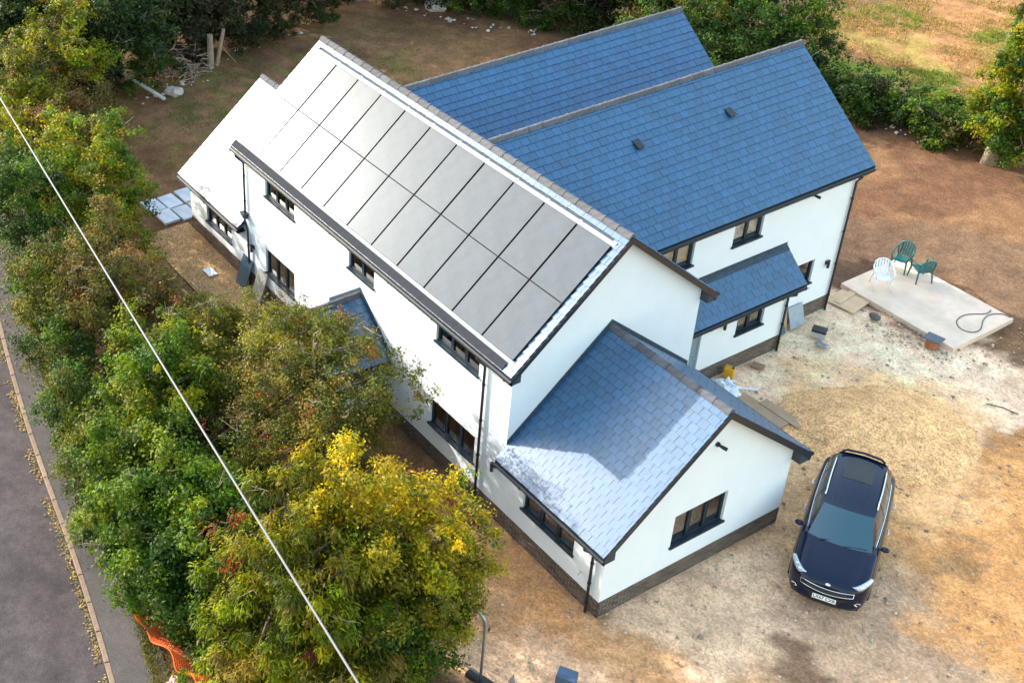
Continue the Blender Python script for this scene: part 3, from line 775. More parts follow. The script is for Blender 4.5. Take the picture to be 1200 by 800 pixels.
for (vx, vy) in ((-7.72, 7.40), (-7.73, 10.88)):       # slate roof vents
    z = Z1 - S1 * (vx - X1); n_ = V((S1, 0, 1)).normalized(); vd = V((-1, 0, S1)).normalized()
    mb = MB(); O_ = V((vx + .14, vy - .12, z - S1 * .14)) + n_ * .03
    mb.hexa([O_, O_ + V((0, .24, 0)), O_ + V((0, .24, 0)) + vd * .3, O_ + vd * .3, O_ + n_ * .11, O_ + V((0, .24, 0)) + n_ * .11, O_ + V((0, .24, 0)) + vd * .3 + n_ * .02, O_ + vd * .3 + n_ * .02])
    mb.build('roof_vent', DARK, house, bevel=0.01)

# lean-to roof
lk = math.hypot(1, SLT)
slope((XLE, WM + .005, ZLE), (0, 1, 0), YL - WM, (-1, 0, SLT), (XLE - XW1) * lk - .01, sw=0.27, ex=0.225)
gutter((XLE, WM + .02, ZLE), (XLE, YL + .02, ZLE), (1, 0, 0)); barge((XLE, YL, ZLE - .01), (XW1, YL, ZLT - .01), (0, 1, 0), h=.12)
soffit((XLE, WM, 0), (XLE, YL, 0), (-1, 0, 0), XLE - XLW + .02, ZLE - .2)
MB().obox((XW1 + .13, WM + .01, ZLT - .13 * SLT + .03), (0, 1, 0), (-1, 0, SLT), (SLT, 0, 1), YL - WM, .14, .01).build('flashing', LEAD, house)
MB().box((XW1 + .004, WM + .01, ZLT), (XW1 + .016, YL, ZLT + .12)).build('flashing', LEAD, house)

# gabled porch on the road side
PXC, PZ, PHW, PD = -9.95, 3.27, 1.55, 2.05; PS = 0.80
pr1 = slope((PXC + PHW, -0.005, PZ - PHW * PS), (0, -1, 0), PD, (-1, 0, PS), PHW * math.hypot(1, PS))
slope((PXC - PHW, -0.005, PZ - PHW * PS), (0, -1, 0), PD, (1, 0, PS), PHW * math.hypot(1, PS))
ridge(pr1, (PXC, -.02, PZ), (PXC, -PD - .01, PZ))
for s in (1, -1):
    barge((PXC + s * PHW, -PD - .005, PZ - PHW * PS - .01), (PXC, -PD - .005, PZ - .01), (0, -1, 0))
    flashing((PXC + s * PHW, 0, PZ - PHW * PS + .03), (PXC, 0, PZ + .05), (0, -1, 0))
    gutter((PXC + s * PHW, -.02, PZ - PHW * PS), (PXC + s * PHW, -PD, PZ - PHW * PS), (s, 0, 0))
hw = PHW - 0.25; hz = PZ - hw * PS - .1
wall(Fr((PXC - hw, -PD + .2, 0), (1, 0, 0), (0, -1, 0)), 2 * hw, hz, [(hw - .5, hw + .5, HP, 2.0)], top=[(0, hz), (2 * hw, hz), (hw, PZ - .1)])
wall(Fr((PXC + hw, 0, 0), (0, -1, 0), (1, 0, 0)), PD - .2, hz, []); wall(Fr((PXC - hw, 0, 0), (0, -1, 0), (-1, 0, 0)), PD - .2, hz, [])
plinth(Fr((PXC + hw, 0, 0), (0, -1, 0), (1, 0, 0)), PD - .2); plinth(Fr((PXC - hw, -PD + .2, 0), (1, 0, 0), (0, -1, 0)), 2 * hw, skip=lambda a, b: b > hw - .5 and a < hw + .5)
pd = MB(); pd.box((PXC - .5, -PD + .27, .02), (PXC + .5, -PD + .33, 2.0)); pdo = pd.build('door', DOORG, house, bevel=.01)
MB().box((PXC + .36, -PD + .22, 1.0), (PXC + .44, -PD + .27, 1.04)).build('handle', CHROME, pdo)

# downpipes
dpz = -0.05
downpipe([(-4.50, -OM - .06, zm - .1), (-4.50, -OM - .05, zm - .2), (-4.50, -.065, zm - .5), (-4.50, -.065, dpz)], clips=4)
downpipe([(-0.30, -OE - .06, ze - .1), (-0.30, -OE - .05, ze - .18), (-0.30, -.065, ze - .45), (-0.30, -.065, dpz)])
downpipe([(XB + .12, -OM - .06, zm - .1), (XB + .12, -OM - .05, zm - .2), (XB + .12, -.065, zm - .5), (XB + .12, -.065, HR + .3)], clips=2)
downpipe([(XB + .12, -.065, HR + .32), (XB + .12, -.09, HR + .1), (XB + .3, -.09, HR - .25), (XB + .3, -.065, dpz)], clips=2)
hp_ = MB().hexa([(XB + .06, -.13, HR + .12), (XB + .18, -.13, HR + .12), (XB + .18, -.02, HR + .12), (XB + .06, -.02, HR + .12), (XB - .02, -.2, HR + .34), (XB + .26, -.2, HR + .34), (XB + .26, -.01, HR + .34), (XB - .02, -.01, HR + .34)]).build('hopper', DARK, house)
downpipe([(XE1 + .06, YW1 - .22, ZE1 - .1), (XE1 + .05, YW1 - .2, ZE1 - .2), (XW1 + .065, YW1 - .12, ZE1 - .45), (XW1 + .065, YW1 - .12, dpz)], clips=4)
downpipe([(XLE + .05, YLW - .1, ZLE - .1), (XLE + .05, YLW - .1, ZLE - .2), (XLW + .065, YLW - .1, ZLE - .4), (XLW + .065, YLW - .1, dpz)])

# wall lights, cameras, tap
def wall_light(fr, u, z):
    b = fr.box(MB(), u - .045, u + .045, z - .05, z + .07, .002, .03).build('wall_light', DARK, house)
    MB().tube([fr.p(u, z - .13, .09), fr.p(u, z + .13, .09)], .045, 12).build('lamp_tube', DARK, b, smooth=False)
    MB().tube([fr.p(u, z, .03), fr.p(u, z, .05)], .02, 8).build('arm', DARK, b)
wall_light(FL, -3.92, 1.66); wall_light(FL, -15.92, 1.52); wall_light(Fr((XW1, 0, 0), (0, 1, 0), (1, 0, 0)), 13.92, 1.80); wall_light(Fr((XLW, 0, 0), (0, 1, 0), (1, 0, 0)), 8.90, 1.86)
def camera_(fr, u, z):
    b = MB().tube([fr.p(u, z, .002), fr.p(u, z, .05)], .06, 12).build('security_camera', DARK, house)
    MB().tube([fr.p(u, z, .06), fr.p(u + .05, z - .03, .16), fr.p(u + .08, z - .04, .24)], [.03, .045, .045], 10).build('camera_body', DARK, b)
camera_(fg, 3.02, 3.88); camera_(Fr((XW1, 0, 0), (0, 1, 0), (1, 0, 0)), 12.5, 4.62)
tp = MB().tube([(-.62, 0, .95), (-.62, -.09, .95), (-.62, -.10, .88)], .016, 8).build('outdoor_tap', CHROME, house)
MB().box((-.66, -.06, .97), (-.58, -.05, .985)).build('tap_handle', CHROME, tp)
#@@REST
# ------------------------------------------------------------------ yard: slab, heap, paths
slab = MB().box((-6.15, 15.72, -0.12), (-2.12, 18.55, 0.12)).build('concrete_slab', CONC, bevel=0.012)
tag(slab, 'pale concrete patio base with plastic chairs on it', 'slab')

def heap():
    r = np.random.default_rng(9); n = 90
    u = np.linspace(0, 1, n); th = np.linspace(0, 2 * np.pi, 120, endpoint=False)
    vs = []; cx, cy = -0.95, 11.05
    T, R = np.meshgrid(th, np.sqrt(u))
    rad = 2.35 * (1 + 0.13 * np.cos(2 * (T - 0.9)) + 0.05 * np.cos(3 * T + 1) + 0.14 * (fbm(np.cos(T) * 2 + 5, np.sin(T) * 2 + 5, 1.6) - .5) + 0.10 * (fbm(np.cos(T) * 6 + 5, np.sin(T) * 6 + 5, 2.0) - .5))
    X = cx + R * rad * np.cos(T); Y = cy + R * rad * np.sin(T)
    H = 0.55 * (1 - R ** 2) ** 1.5 * (1 + 0.0 * R)
    H = H + (fbm(X, Y, 1.2) - 0.5) * 0.16 * (1 - R ** 3) + (fbm(X, Y, 6) - 0.5) * 0.05
    H = H - 0.10 * np.exp(-(((X + 0.4) / 0.8) ** 2 + ((Y - 10.6) / 0.6) ** 2)) + 0.05 * np.exp(-((np.hypot(X + 0.3, Y - 10.6) - 1.2) / .25) ** 2)
    Z = H - 0.045 - 0.10 * (R > 0.985)
    v = np.stack([X, Y, Z], -1).reshape(-1, 3); m = len(th)
    i = np.arange(n * m).reshape(n, m); j = np.roll(i, -1, 1)
    f = np.stack([i[:-1], j[:-1], j[1:], i[1:]], -1).reshape(-1, 4)
    me = mesh_np('gravel_heap', v, f); me.polygons.foreach_set('use_smooth', np.ones(len(f), bool))
    return link('gravel_heap', me, GRAVELH)
tag(heap(), 'broad low heap of yellow gravel spread behind the dark car', 'gravel heap')

gp = MB(); pts_ = []
gp.grid(lambda u, v: V((-20.6 + 7.6 * u, -1.72 + 1.70 * v, 0.012 + 0.03 * float(fbm(np.array(-20.6 + 7.6 * u), np.array(v * 2.0), 2.0)))), 60, 14)
tag(gp.build('gravel_path', GRAVEL, fix=False, smooth=True), kind='structure')
for (a, b) in (((-17.2, -1.62), (-13.2, -1.62)), ((-17.0, -2.05), (-15.3, -1.92))):
    e = MB(); A, B = V((*a, 0.0)), V((*b, 0.0)); D = (B - A).normalized(); S = V((-D.y, D.x, 0))
    e.obox(A - S * .025 - V((0, 0, .08)), D, S, V((0, 0, 1)), (B - A).length, .05, .15)
    tag(e.build('edging_board', TIMBER, bevel=0.004), 'pale timber edging board along the gravel path' if a[1] > -1.9 else 'loose timber batten lying on soil outside the gravel path', 'board')
# pale paving slabs behind the lower rear wing
for k, (x, y, sx, sy, rz) in enumerate([(-21.25, 0.2, .88, .58, .05), (-21.35, -.45, .88, .58, .03), (-22.2, 0.1, .88, .58, .06), (-21.3, .85, .88, .58, .04), (-22.3, .8, .88, .58, 0.02), (-22.25, -.55, .88, .58, .08)]):
    p = MB().box((-sx / 2, -sy / 2, -.04), (sx / 2, sy / 2, .045 + .006 * (k % 3))).build('paving_slab', SLAB, bevel=.006)
    p.location = (x, y, 0); p.rotation_euler[2] = rz
    tag(p, 'pale blue grey paving slab beyond the low rear wing', 'paving slab', 'paving slabs at the rear corner')

# ------------------------------------------------------------------ car
def make_car():
    c = empty('car', (1.43, 6.50, -0.03), math.radians(-60))
    tag(c, 'dark blue five door sport utility car with roof rails parked in yard', 'car')
    AX = (1.33, -1.34); ra = 0.40
    base = [2.255, 2.23, 2.17, 2.05, 1.9, 1.0, 0.7, 0.3, -0.1, -0.5, -0.8, -1.95, -2.08, -2.19, -2.24]
    for a in AX:
        base += [a + d for d in (-.44, -.40, -.36, -.26, -.13, 0, .13, .26, .36, .40, .44)]
    xs = sorted(set(round(b, 3) for b in base), reverse=True)
    def itp(x, tab):
        for (x0, y0), (x1, y1) in zip(tab[:-1], tab[1:]):
            if x0 >= x >= x1:
                t = (x0 - x) / (x0 - x1) if x0 != x1 else 0
                return y0 + (y1 - y0) * t
        return tab[-1][1]
    Wt = [(2.255, .36), (2.23, .54), (2.17, .69), (2.05, .815), (1.9, .87), (1.6, .905), (1.2, .915), (.5, .925), (-.8, .925), (-1.4, .92), (-1.95, .885), (-2.08, .85), (-2.19, .79), (-2.24, .72)]
    Zt = [(2.255, .66), (2.23, .78), (2.17, .86), (2.05, .925), (1.9, .965), (1.5, 1.03), (1.0, 1.09), (.7, 1.085), (0, 1.08), (-1.0, 1.10), (-1.95, 1.10), (-2.08, 1.06), (-2.19, .98), (-2.24, .88)]
    Bt = [(2.255, .34), (2.23, .27), (2.17, .23), (2.05, .21), (1.0, .22), (-1.0, .22), (-2.08, .26), (-2.19, .32), (-2.24, .42)]
    sec = []
    for x in xs:
        w, zt, zb = itp(x, Wt), itp(x, Zt), itp(x, Bt)
        for a in AX:
            dx = abs(x - a)
            if dx < ra: zb = max(zb, .34 + math.sqrt(ra * ra - dx * dx))
        hood = sstep(np.array(.8), np.array(1.2), np.array(x)) * 1.0
        bow = 0.05 * (1 - ((x) / 2.3) ** 2)
        s = [(0, zb + (.0 if zb < .5 else 0)), (w * .80, zb), (w * .96, zb + .02), (w * .995, max(.50, zb + .035)), (w * 1.0, max(.64, zb + .05)), (w * .985, max(.78, zb + .065)) if zt > .9 else (w * .985, max(zt - .1, zb + .05)),
             (w * .95, zt - .055), (w * .885, zt - .005), (w * .70, zt + .012 + .022 * float(hood)), (w * .60, zt + .015 + bow * .3), (w * .35, zt + .02 + bow * .6), (0, zt + .02 + bow * .8)]
        sec.append([(x, y, z) for y, z in s])
    mb = MB(); m = len(sec[0])
    for sgn in (1, -1):
        n0 = len(mb.v); mb.v += [(x, sgn * y, z) for s in sec for x, y, z in s]
        for i in range(len(sec) - 1):
            for k in range(m - 1):
                q = (n0 + i * m + k, n0 + i * m + k + 1, n0 + (i + 1) * m + k + 1, n0 + (i + 1) * m + k)
                mb.f.append(q if sgn > 0 else q[::-1])
        for i in (0, len(sec) - 1): mb.f.append(tuple(n0 + i * m + k for k in range(m)))
    body = mb.build('body', PAINT, c, smooth=True, weld=True)
    md = body.modifiers.new('s', 'SUBSURF'); md.levels = 2; md.render_levels = 2
    # greenhouse
    ws_b = lambda y: V((1.02 + .13 * (1 - (y / .72) ** 2), y, 1.10)); ws_t = lambda y: V((.33 + .07 * (1 - (y / .56) ** 2), y, 1.575 + .03 * (1 - (y / .56) ** 2)))
    def pws(u, v):
        y0 = -.72 + 1.44 * u; y1 = -.56 + 1.12 * u
        p = ws_b(y0).lerp(ws_t(y1), v); n = V((.5, 0, .86)); return p + n * (.05 * math.sin(math.pi * v) * .8)
    MB().grid(pws, 10, 6).build('windscreen', CGLASS, c, smooth=True)
    sb = lambda x, s: V((x, s * (.79 - .05 * ((x + .5) / 1.4) ** 2), 1.085 + .02 * (-x) * .5)); 
    def st_(x, s): return V((x, s * (.605 - .03 * ((x + .7) / 1.0) ** 2), 1.545 - .03 * ((x + .6) / 1.0) ** 2))
    def pside(x0b, x1b, x0t, x1t, s):
        def f(u, v):
            a = sb(x0b + (x1b - x0b) * u, s); b = st_(x0t + (x1t - x0t) * u, s); p = a.lerp(b, v); p.y += s * .035 * math.sin(math.pi * v); return p
        return f
    for s in (1, -1):
        for (a, b, d, e) in ((.80, -.18, .20, -.24), (-.26, -1.12, -.32, -1.08), (-1.20, -1.68, -1.16, -1.48)):
            MB().grid(pside(a, b, d, e, s), 6, 4).build('window', CGLASS, c, smooth=True)
        # painted pillars and rail above the glass
        pm = MB()
        pm.grid(lambda u, v: pws(0 if s < 0 else 1, v).lerp(pside(.80, .80, .20, .20, s)(0, v), u), 2, 6)
        pm.build('pillar', PAINT, c, smooth=True)
        MB().grid(lambda u, v: pside(-1.68, -2.0, -1.48, -1.72, s)(u, v), 3, 4).build('pillar', PAINT, c, smooth=True)
        for (a, b, d, e) in ((-.18, -.26, -.24, -.32), (-1.12, -1.20, -1.08, -1.16)):
            MB().grid(pside(a, b, d, e, s), 1, 4).build('pillar', BLACKP, c, smooth=True)
        MB().tube([sb(.84 - 2.6 * k / 12, s) + V((0, s * .012, -.005)) for k in range(13)], .013, 6).build('window_trim', CHROME, c, smooth=True)
        MB().tube([st_(.02, s) + V((0, 0, .03))] + [st_(.0 - 1.5 * k / 10, s) + V((0, s * -.01, .09)) for k in range(1, 10)] + [st_(-1.55, s) + V((0, 0, .03))], .019, 8).build('roof_rail', CHROME, c, smooth=True)
        m_ = MB().ball((.74, s * .97, 1.09), (.075, .10, .065), 12, 8).build('mirror', PAINT, c, smooth=True)
        MB().box((.70, s * .88 - .05, 1.06), (.78, s * .88 + .05, 1.09)).build('mirror_arm', BLACKP, m_)
        for x in (.05, -.95):
            MB().tube([(x, s * .935, .93), (x - .04, s * .957, .93), (x - .16, s * .957, .93), (x - .2, s * .935, .93)], .016, 6).build('door_handle', CHROME, c)
        # head light, fog light
        hl = MB()
        def hlp(u, v):
            x = 2.11 - .40 * u; yb = .50 + .33 * u ** .7; y = yb + .10 * v * (1 - u) ** .5 + .04 * v
            z = .845 + .085 * u + (.075 - .03 * u) * (v - .5) * -1.1 + .03
            return V((x + .035 * (1 - v), s * y, z))
        hl.grid(hlp, 10, 3)
        hb = hl.build('headlight', LAMP, c, smooth=True); hb.location.z = .05; hb.location.x = .02
        sm = hb.modifiers.new('t', 'SOLIDIFY'); sm.thickness = .05; sm.offset = 0
        for q in (.2, .5): MB().ball(hlp(q, .5) + V((.02, 0, .02)), (.05, .05, .035), 10, 6).build('lamp_bulb', CHROME, hb, smooth=True)
        fg_ = MB().ball((2.12, s * .69, .50), (.05, .09, .06), 10, 6).build('fog_light', BLACKP, c, smooth=True)
        MB().tube([(2.165 + .0, s * .76, .54), (2.19, s * .68, .55), (2.20, s * .64, .50), (2.185, s * .70, .47)], .012, 6).build('fog_light_trim', CHROME, fg_)
        for a in AX:
            wl = MB().tube([(a, s * .64, .34), (a, s * .67, .34), (a, s * .83, .34), (a, s * .86, .34)], [.30, .34, .34, .31], 24).build('wheel', RUBBER, c)
            MB().tube([(a, s * .82, .34), (a, s * .868, .34)], .225, 20).build('rim', GALV, wl)
            MB().tube([(a + .405 * math.cos(t), s * (.878 if a > 0 else .893), .34 + .405 * math.sin(t)) for t in [math.pi * k / 14 for k in range(15)]], .028, 6).build('arch_trim', BLACKP, c, smooth=True)
        MB().box((-.85, s * .90 - .03, .24), (.85, s * .90 + .03, .36)).build('side_skirt', BLACKP, c, bevel=.015)
    def roofp(u, v):
        x = .35 - 2.09 * u; y = (-1 + 2 * v); p = st_(min(x, .22), 1); hw_ = abs(p.y) + .0
        if x > .22: hw_ = .565
        xx = x + .07 * (1 - y * y) * (1 if u < .04 else 0)
        return V((xx, y * hw_, p.z + .012 + .07 * (1 - y * y) * (1 - .3 * abs(2 * u - 1))))
    MB().grid(roofp, 14, 10).build('roof', PAINT, c, smooth=True)
    for k, yy in enumerate((-.36, -.22, .22, .36)):
        MB().tube([roofp(.10 + .55 * t / 8, .5 + yy / 1.2) + V((0, 0, -.004)) for t in range(9)], .009, 5).build('roof_crease', PAINT, c, smooth=True)
    MB().grid(lambda u, v: roofp(.52 + .40 * u, .22 + .56 * v) + V((0, 0, .006)), 6, 8).build('roof_reflection', BLACKP, c, smooth=True)  # black patch painted in place of a dark reflection on the rear roof
    MB().grid(lambda u, v: V((-1.74, -.54 + 1.08 * u, 1.56)).lerp(V((-2.12, -.66 + 1.32 * u, 1.10)), v) + V((-.05 * math.sin(math.pi * u), 0, .03 * math.sin(math.pi * u) * (1 - v))), 8, 4).build('rear_window', CGLASS, c, smooth=True)
    MB().tube([(-1.72, -.5, 1.60), (-1.80, -.4, 1.625), (-1.84, 0, 1.635), (-1.80, .4, 1.625), (-1.72, .5, 1.60)], .03, 8).build('spoiler', PAINT, c, smooth=True)
    # front end
    def nose(y): return 2.262 - .17 * (abs(y) / .75) ** 2.2
    gr = MB().grid(lambda u, v: V((nose(-.58 + 1.16 * u) + .040 - .03 * v, -.58 + 1.16 * u, (.64 + .04 * abs(2 * u - 1) ** 1.5) + (.13 - .02 * abs(2 * u - 1)) * v)), 16, 3).build('grille', BLACKP, c, smooth=True)
    loop = [V((nose(y) + .050, y, .64 + .04 * abs(y / .58) ** 1.5)) for y in [-.58 + .116 * k for k in range(11)]] + [V((nose(y) + .022, y, .76 + .025 * abs(y / .58) ** 1.5)) for y in [.58 - .116 * k for k in range(11)]]
    MB().tube(loop + [loop[0]], .011, 6).build('grille_trim', CHROME, gr, smooth=True)
    MB().grid(lambda u, v: V((nose(-.74 + 1.48 * u) + .042 - .05 * (1 - v), -.74 + 1.48 * u, .25 + .34 * v)), 14, 3).build('bumper_intake', BLACKP, c, smooth=True)
    e = MB().ball((0, 0, 0), (.018, .062, .034), 14, 8).build('badge', CHROME, c, smooth=True); e.location = (2.215, 0, .845); e.rotation_euler[1] = math.radians(-38)
    pl = MB().box((-.006, -.26, -.056), (.006, .26, .056)).build('number_plate', PLATE, c, bevel=.004); pl.location = (2.325, 0, .50); pl.rotation_euler[1] = math.radians(-14)
    cu = bpy.data.curves.new('t', 'FONT'); cu.body = 'LX67 CXR'; cu.size = .108; cu.align_x = 'CENTER'; cu.align_y = 'CENTER'; cu.extrude = .001; cu.offset = .0015
    to = bpy.data.objects.new('t', cu); col.objects.link(to); bpy.context.view_layer.update()
    me = bpy.data.meshes.new_from_object(to.evaluated_get(bpy.context.evaluated_depsgraph_get())); bpy.data.objects.remove(to)
    me.name = 'plate_text'; me.materials.clear()
    t = link('lettering', me, TEXTB, pl); t.matrix_local = Matrix.Translation((.0075, 0, 0)) @ Matrix(((0, 0, 1, 0), (1, 0, 0, 0), (0, 1, 0, 0), (0, 0, 0, 1)))
    for s in (.12, -.42):
        MB().tube([(1.12, s, 1.135), (1.06, s + .24, 1.150), (1.02, s + .48, 1.150)], .010, 5).build('wiper', BLACKP, c)
    MB().grid(lambda u, v: ws_b(-.72 + 1.44 * u) + V((.10 * v - .02, 0, .0 + .012 * (1 - v))), 10, 2).build('cowl', BLACKP, c)
    return c
make_car()

# ------------------------------------------------------------------ chairs
def make_chair(m):
    c = empty('garden_chair')
    MB().grid(lambda u, v: V((-.22 + .44 * u, (-.23 + .46 * v) * (1 - .08 * u), .42 - .03 * math.sin(math.pi * v) - .02 * (1 - u) + .015 * (u > .9))), 6, 8).build('seat', m, c, smooth=True)
    c.children[-1].modifiers.new('s', 'SOLIDIFY').thickness = .018
    # back: rim with slats
    rim = [V((-.22 - .02, -.23, .42)), V((-.27, -.25, .6)), V((-.32, -.22, .78)), V((-.34, -.12, .855)), V((-.345, 0, .875)), V((-.34, .12, .855)), V((-.32, .22, .78)), V((-.27, .25, .6)), V((-.24, .23, .42))]
    bk = MB().tube(rim, .021, 8).build('backrest', m, c, smooth=True)
    for y in (-.16, -.08, 0, .08, .16):
        top = .835 - .9 * y * y
        s = MB().grid(lambda u, v: V((-.235 - .105 * v - .015 * math.sin(math.pi * v), y - .03 + .06 * u, .40 + (top - .40) * v)), 2, 5).build('slat', m, bk)
        s.modifiers.new('s', 'SOLIDIFY').thickness = .012
    for s in (1, -1):
        MB().tube([(-.285, s * .25, .66), (-.16, s * .285, .665), (.06, s * .285, .65), (.19, s * .27, .62), (.215, s * .255, .55), (.21, s * .235, .42)], .022, 8).build('armrest', m, c, smooth=True)
        MB().tube([(.20, s * .225, .43), (.24, s * .265, 0)], [.03, .02], 8).build('leg', m, c, smooth=True)
        MB().tube([(-.22, s * .22, .43), (-.30, s * .265, 0)], [.03, .02], 8).build('leg', m, c, smooth=True)
    return c
cg = make_chair(GREENP); cg2 = copy_tree(cg); cw = make_chair(WHITEP)
for o_, x, y, rz, lb in ((cg, -5.72, 17.92, -75, 'green plastic armchair at the soil side edge of concrete base'), (cg2, -5.02, 17.98, 155, 'green plastic armchair with its back turned to the other green one'), (cw, -5.35, 16.55, -40, 'white plastic armchair on the concrete base facing green chairs')):
    o_.location = (x, y, .12); o_.rotation_euler[2] = math.radians(rz); tag(o_, lb, 'chair', 'plastic garden chairs on the slab')

# hose on the slab, flat pieces of wood and stone
hs = [(-2.75, 18.35), (-2.72, 18.05), (-3.0, 17.5), (-2.95, 17.0), (-2.65, 16.75), (-2.35, 16.85), (-2.3, 17.2), (-2.55, 17.7), (-2.62, 18.1), (-2.45, 18.45), (-2.2, 18.5)]
def smooth_path(p, z, n=6):
    out = []
    for i in range(len(p) - 1):
        a = p[max(i - 1, 0)]; b = p[i]; c = p[i + 1]; d = p[min(i + 2, len(p) - 1)]
        for k in range(n):
            t = k / n
            out.append(tuple(.5 * (2 * b[q] + (c[q] - a[q]) * t + (2 * a[q] - 5 * b[q] + 4 * c[q] - d[q]) * t * t + (3 * b[q] - a[q] - 3 * c[q] + d[q]) * t ** 3) for q in (0, 1)) + (z,))
    return out + [(*p[-1], z)]
tag(MB().tube(smooth_path(hs, .132), .013, 6).build('hose', HOSE, smooth=True), 'thin dark hose looped on the concrete base', 'hose')

def flat(name, m, x, y, sx, sy, h, rz, label, cat, z=0.02, tilt=0.0, group=None):
    o_ = MB().box((-sx / 2, -sy / 2, 0), (sx / 2, sy / 2, h)).build(name, m, bevel=min(.004, h / 4)); o_.location = (x, y, z); o_.rotation_euler = (tilt, 0, math.radians(rz)); return tag(o_, label, cat, group)
flat('plywood_sheet', PLY, -5.45, 15.20, .95, .95, .018, 8, 'orange plywood sheet lying between house corner and concrete base', 'plywood', z=.03)
flat('plywood_strip', PLY, -5.62, 15.32, .22, .98, .018, 8, 'narrow plywood strip lying on top of the orange plywood sheet', 'plywood', z=.05)
flat('brown_board', PLYD, -3.15, 8.55, 1.6, 1.2, .018, 4, 'large brown board lying beside the extension wall', 'board', z=.03)
flat('board_offcut', PLYD, -2.75, 9.25, 1.35, .32, .02, 2, 'long brown offcut lying over the edge of the large board', 'board', z=.052)
flat('floor_tile', mat('red_tile', (.30, .17, .11), .7), -4.62, 10.35, .36, .26, .03, 25, 'small reddish slab by the lean-to plinth', 'slab', z=.03)
def lean(name, m, O, U, out, w_, h, t, label, cat, foot=.22):
    O, U, out = V(O), V(U), V(out); up = (V((0, 0, h)) - out * foot).normalized(); N = U.cross(up).normalized()
    if N.dot(out) < 0: N = -N
    return tag(MB().obox(O + out * foot, U, up, N, w_, h, t).build(name, m, bevel=.003), label, cat)
lean('grey_board', mat('blue_grey_board', (.05, .10, .15), .5, .4, var=.15), (XW1 + .01, 11.75, .0), (0, 1, 0), (1, 0, 0), .55, .62, .03, 'dark blue grey board leaning on plinth beside lean-to', 'board', foot=.3)
lean('wood_board', PLYD, (XW1 + .01, 12.02, .0), (0, 1, 0), (1, 0, 0), .5, .74, .02, 'brown board leaning behind the dark board beside lean-to', 'board', foot=.16)
lean('concrete_board', mat('grey_sheet', (.33, .37, .42), .7, .3, var=.12), (XW1 + .01, 12.55, .0), (0, 1, 0), (1, 0, 0), .62, .70, .03, 'pale grey sheet leaning on brick plinth under window', 'board', foot=.26)
lean('slate_sheet', mat('dark_sheet', (.035, .075, .12), .45, .4, var=.15), (-16.55, -.01, .0), (1, 0, 0), (0, -1, 0), .62, 1.02, .03, 'dark blue sheet leaning against wall by a downpipe', 'sheet', foot=.34)
lean('stone_sheet', mat('stone_sheet', (.30, .29, .25), .8, .3, var=.25, scale=9), (-15.55, -.01, .0), (1, 0, 0), (0, -1, 0), .55, 1.05, .04, 'weathered grey stone sheet leaning against wall under wall light', 'sheet', foot=.34)
# coil by the wall
tag(MB().tube([(.17 * math.cos(t) * (1 + .05 * math.sin(3.1 * t)), .05 * t / 6 - .1, .22 + .17 * math.sin(t)) for t in [k * .35 for k in range(76)]], .016, 6).build('hose_coil', HOSE, smooth=True), 'dark hose coil standing on gravel near the road side wall', 'hose coil').location = (-14.35, -.45, .04)
sh1 = MB().grid(lambda u, v: V((-.25 + .5 * u, -.15 + .3 * v, .03 + .07 * float(fbm(np.array(u * 3.), np.array(v * 3.), 2.2)))), 16, 12).build('plastic_sheet', SHEET, fix=False); sh1.location = (-17.4, -.85, .02); tag(sh1, 'crumpled pale plastic scrap on the gravel path', 'plastic sheet')

# yellow can, white sheeting, small box, pot with slate
c = empty('jerrycan', (-4.75, 9.28, 0.0), .5); tag(c, 'yellow plastic jerrycan standing by the lean-to plinth', 'jerrycan')
MB().box((-.14, -.09, 0), (.14, .09, .33)).build('can_body', YELLOWP, c, bevel=.03)
MB().tube([(-.10, 0, .32), (-.10, 0, .39), (.04, 0, .39), (.04, 0, .32)], .018, 8).build('handle', YELLOWP, c); MB().tube([(.10, 0, .32), (.10, 0, .37)], .03, 10).build('cap', BLACKP, c)
def crumple(name, m, x, y, sx, sy, hgt, seed, rz, label, cat):
    o_ = MB().grid(lambda u, v: V(((u - .5) * sx * (1 - .25 * math.sin(5 * v + seed) ** 2), (v - .5) * sy * (1 - .25 * math.sin(4 * u + seed) ** 2), .01 + hgt * float(fbm(np.array(u * 3. + seed), np.array(v * 3.), 1.7)) ** 1.5 * math.sin(math.pi * u) ** .5 * math.sin(math.pi * v) ** .5)), 22, 18).build(name, m, fix=False)
    o_.location = (x, y, .03); o_.rotation_euler[2] = rz; return tag(o_, label, cat)
crumple('plastic_sheeting', SHEET, -4.38, 8.72, 1.0, .75, .55, 1.3, .6, 'crumpled white plastic sheeting between lean-to and extension', 'plastic sheet')
flat('white_batten', WHITEP, -4.02, 9.25, .62, .06, .04, 50, 'white batten sticking out of the crumpled sheeting', 'batten', z=.05)
flat('white_trim_piece', WHITEP, -4.55, 9.02, .5, .07, .04, 65, 'short white trim piece lying beside the yellow jerrycan', 'batten', z=.05)
c = empty('tool_box', (-4.72, 13.02, .0), .5); tag(c, 'small pale box with black lid on crushed stone', 'box')
MB().box((-.2, -.15, 0), (.2, .15, .2)).build('case', mat('pale_case', (.45, .45, .42), .6), c, bevel=.01); MB().box((-.21, -.16, .2), (.21, .16, .27)).build('lid', BLACKP, c, bevel=.015)
crumple('grey_rag', mat('grey_rag', (.30, .31, .33), .9, .1), -4.35, 12.72, .4, .25, .15, 2.1, .3, 'small grey rag lying near the black lidded box', 'rag')
c = empty('chimney_pot', (-2.62, 15.42, 0), .2); tag(c, 'terracotta pot covered by a dark slate beside concrete base', 'pot')
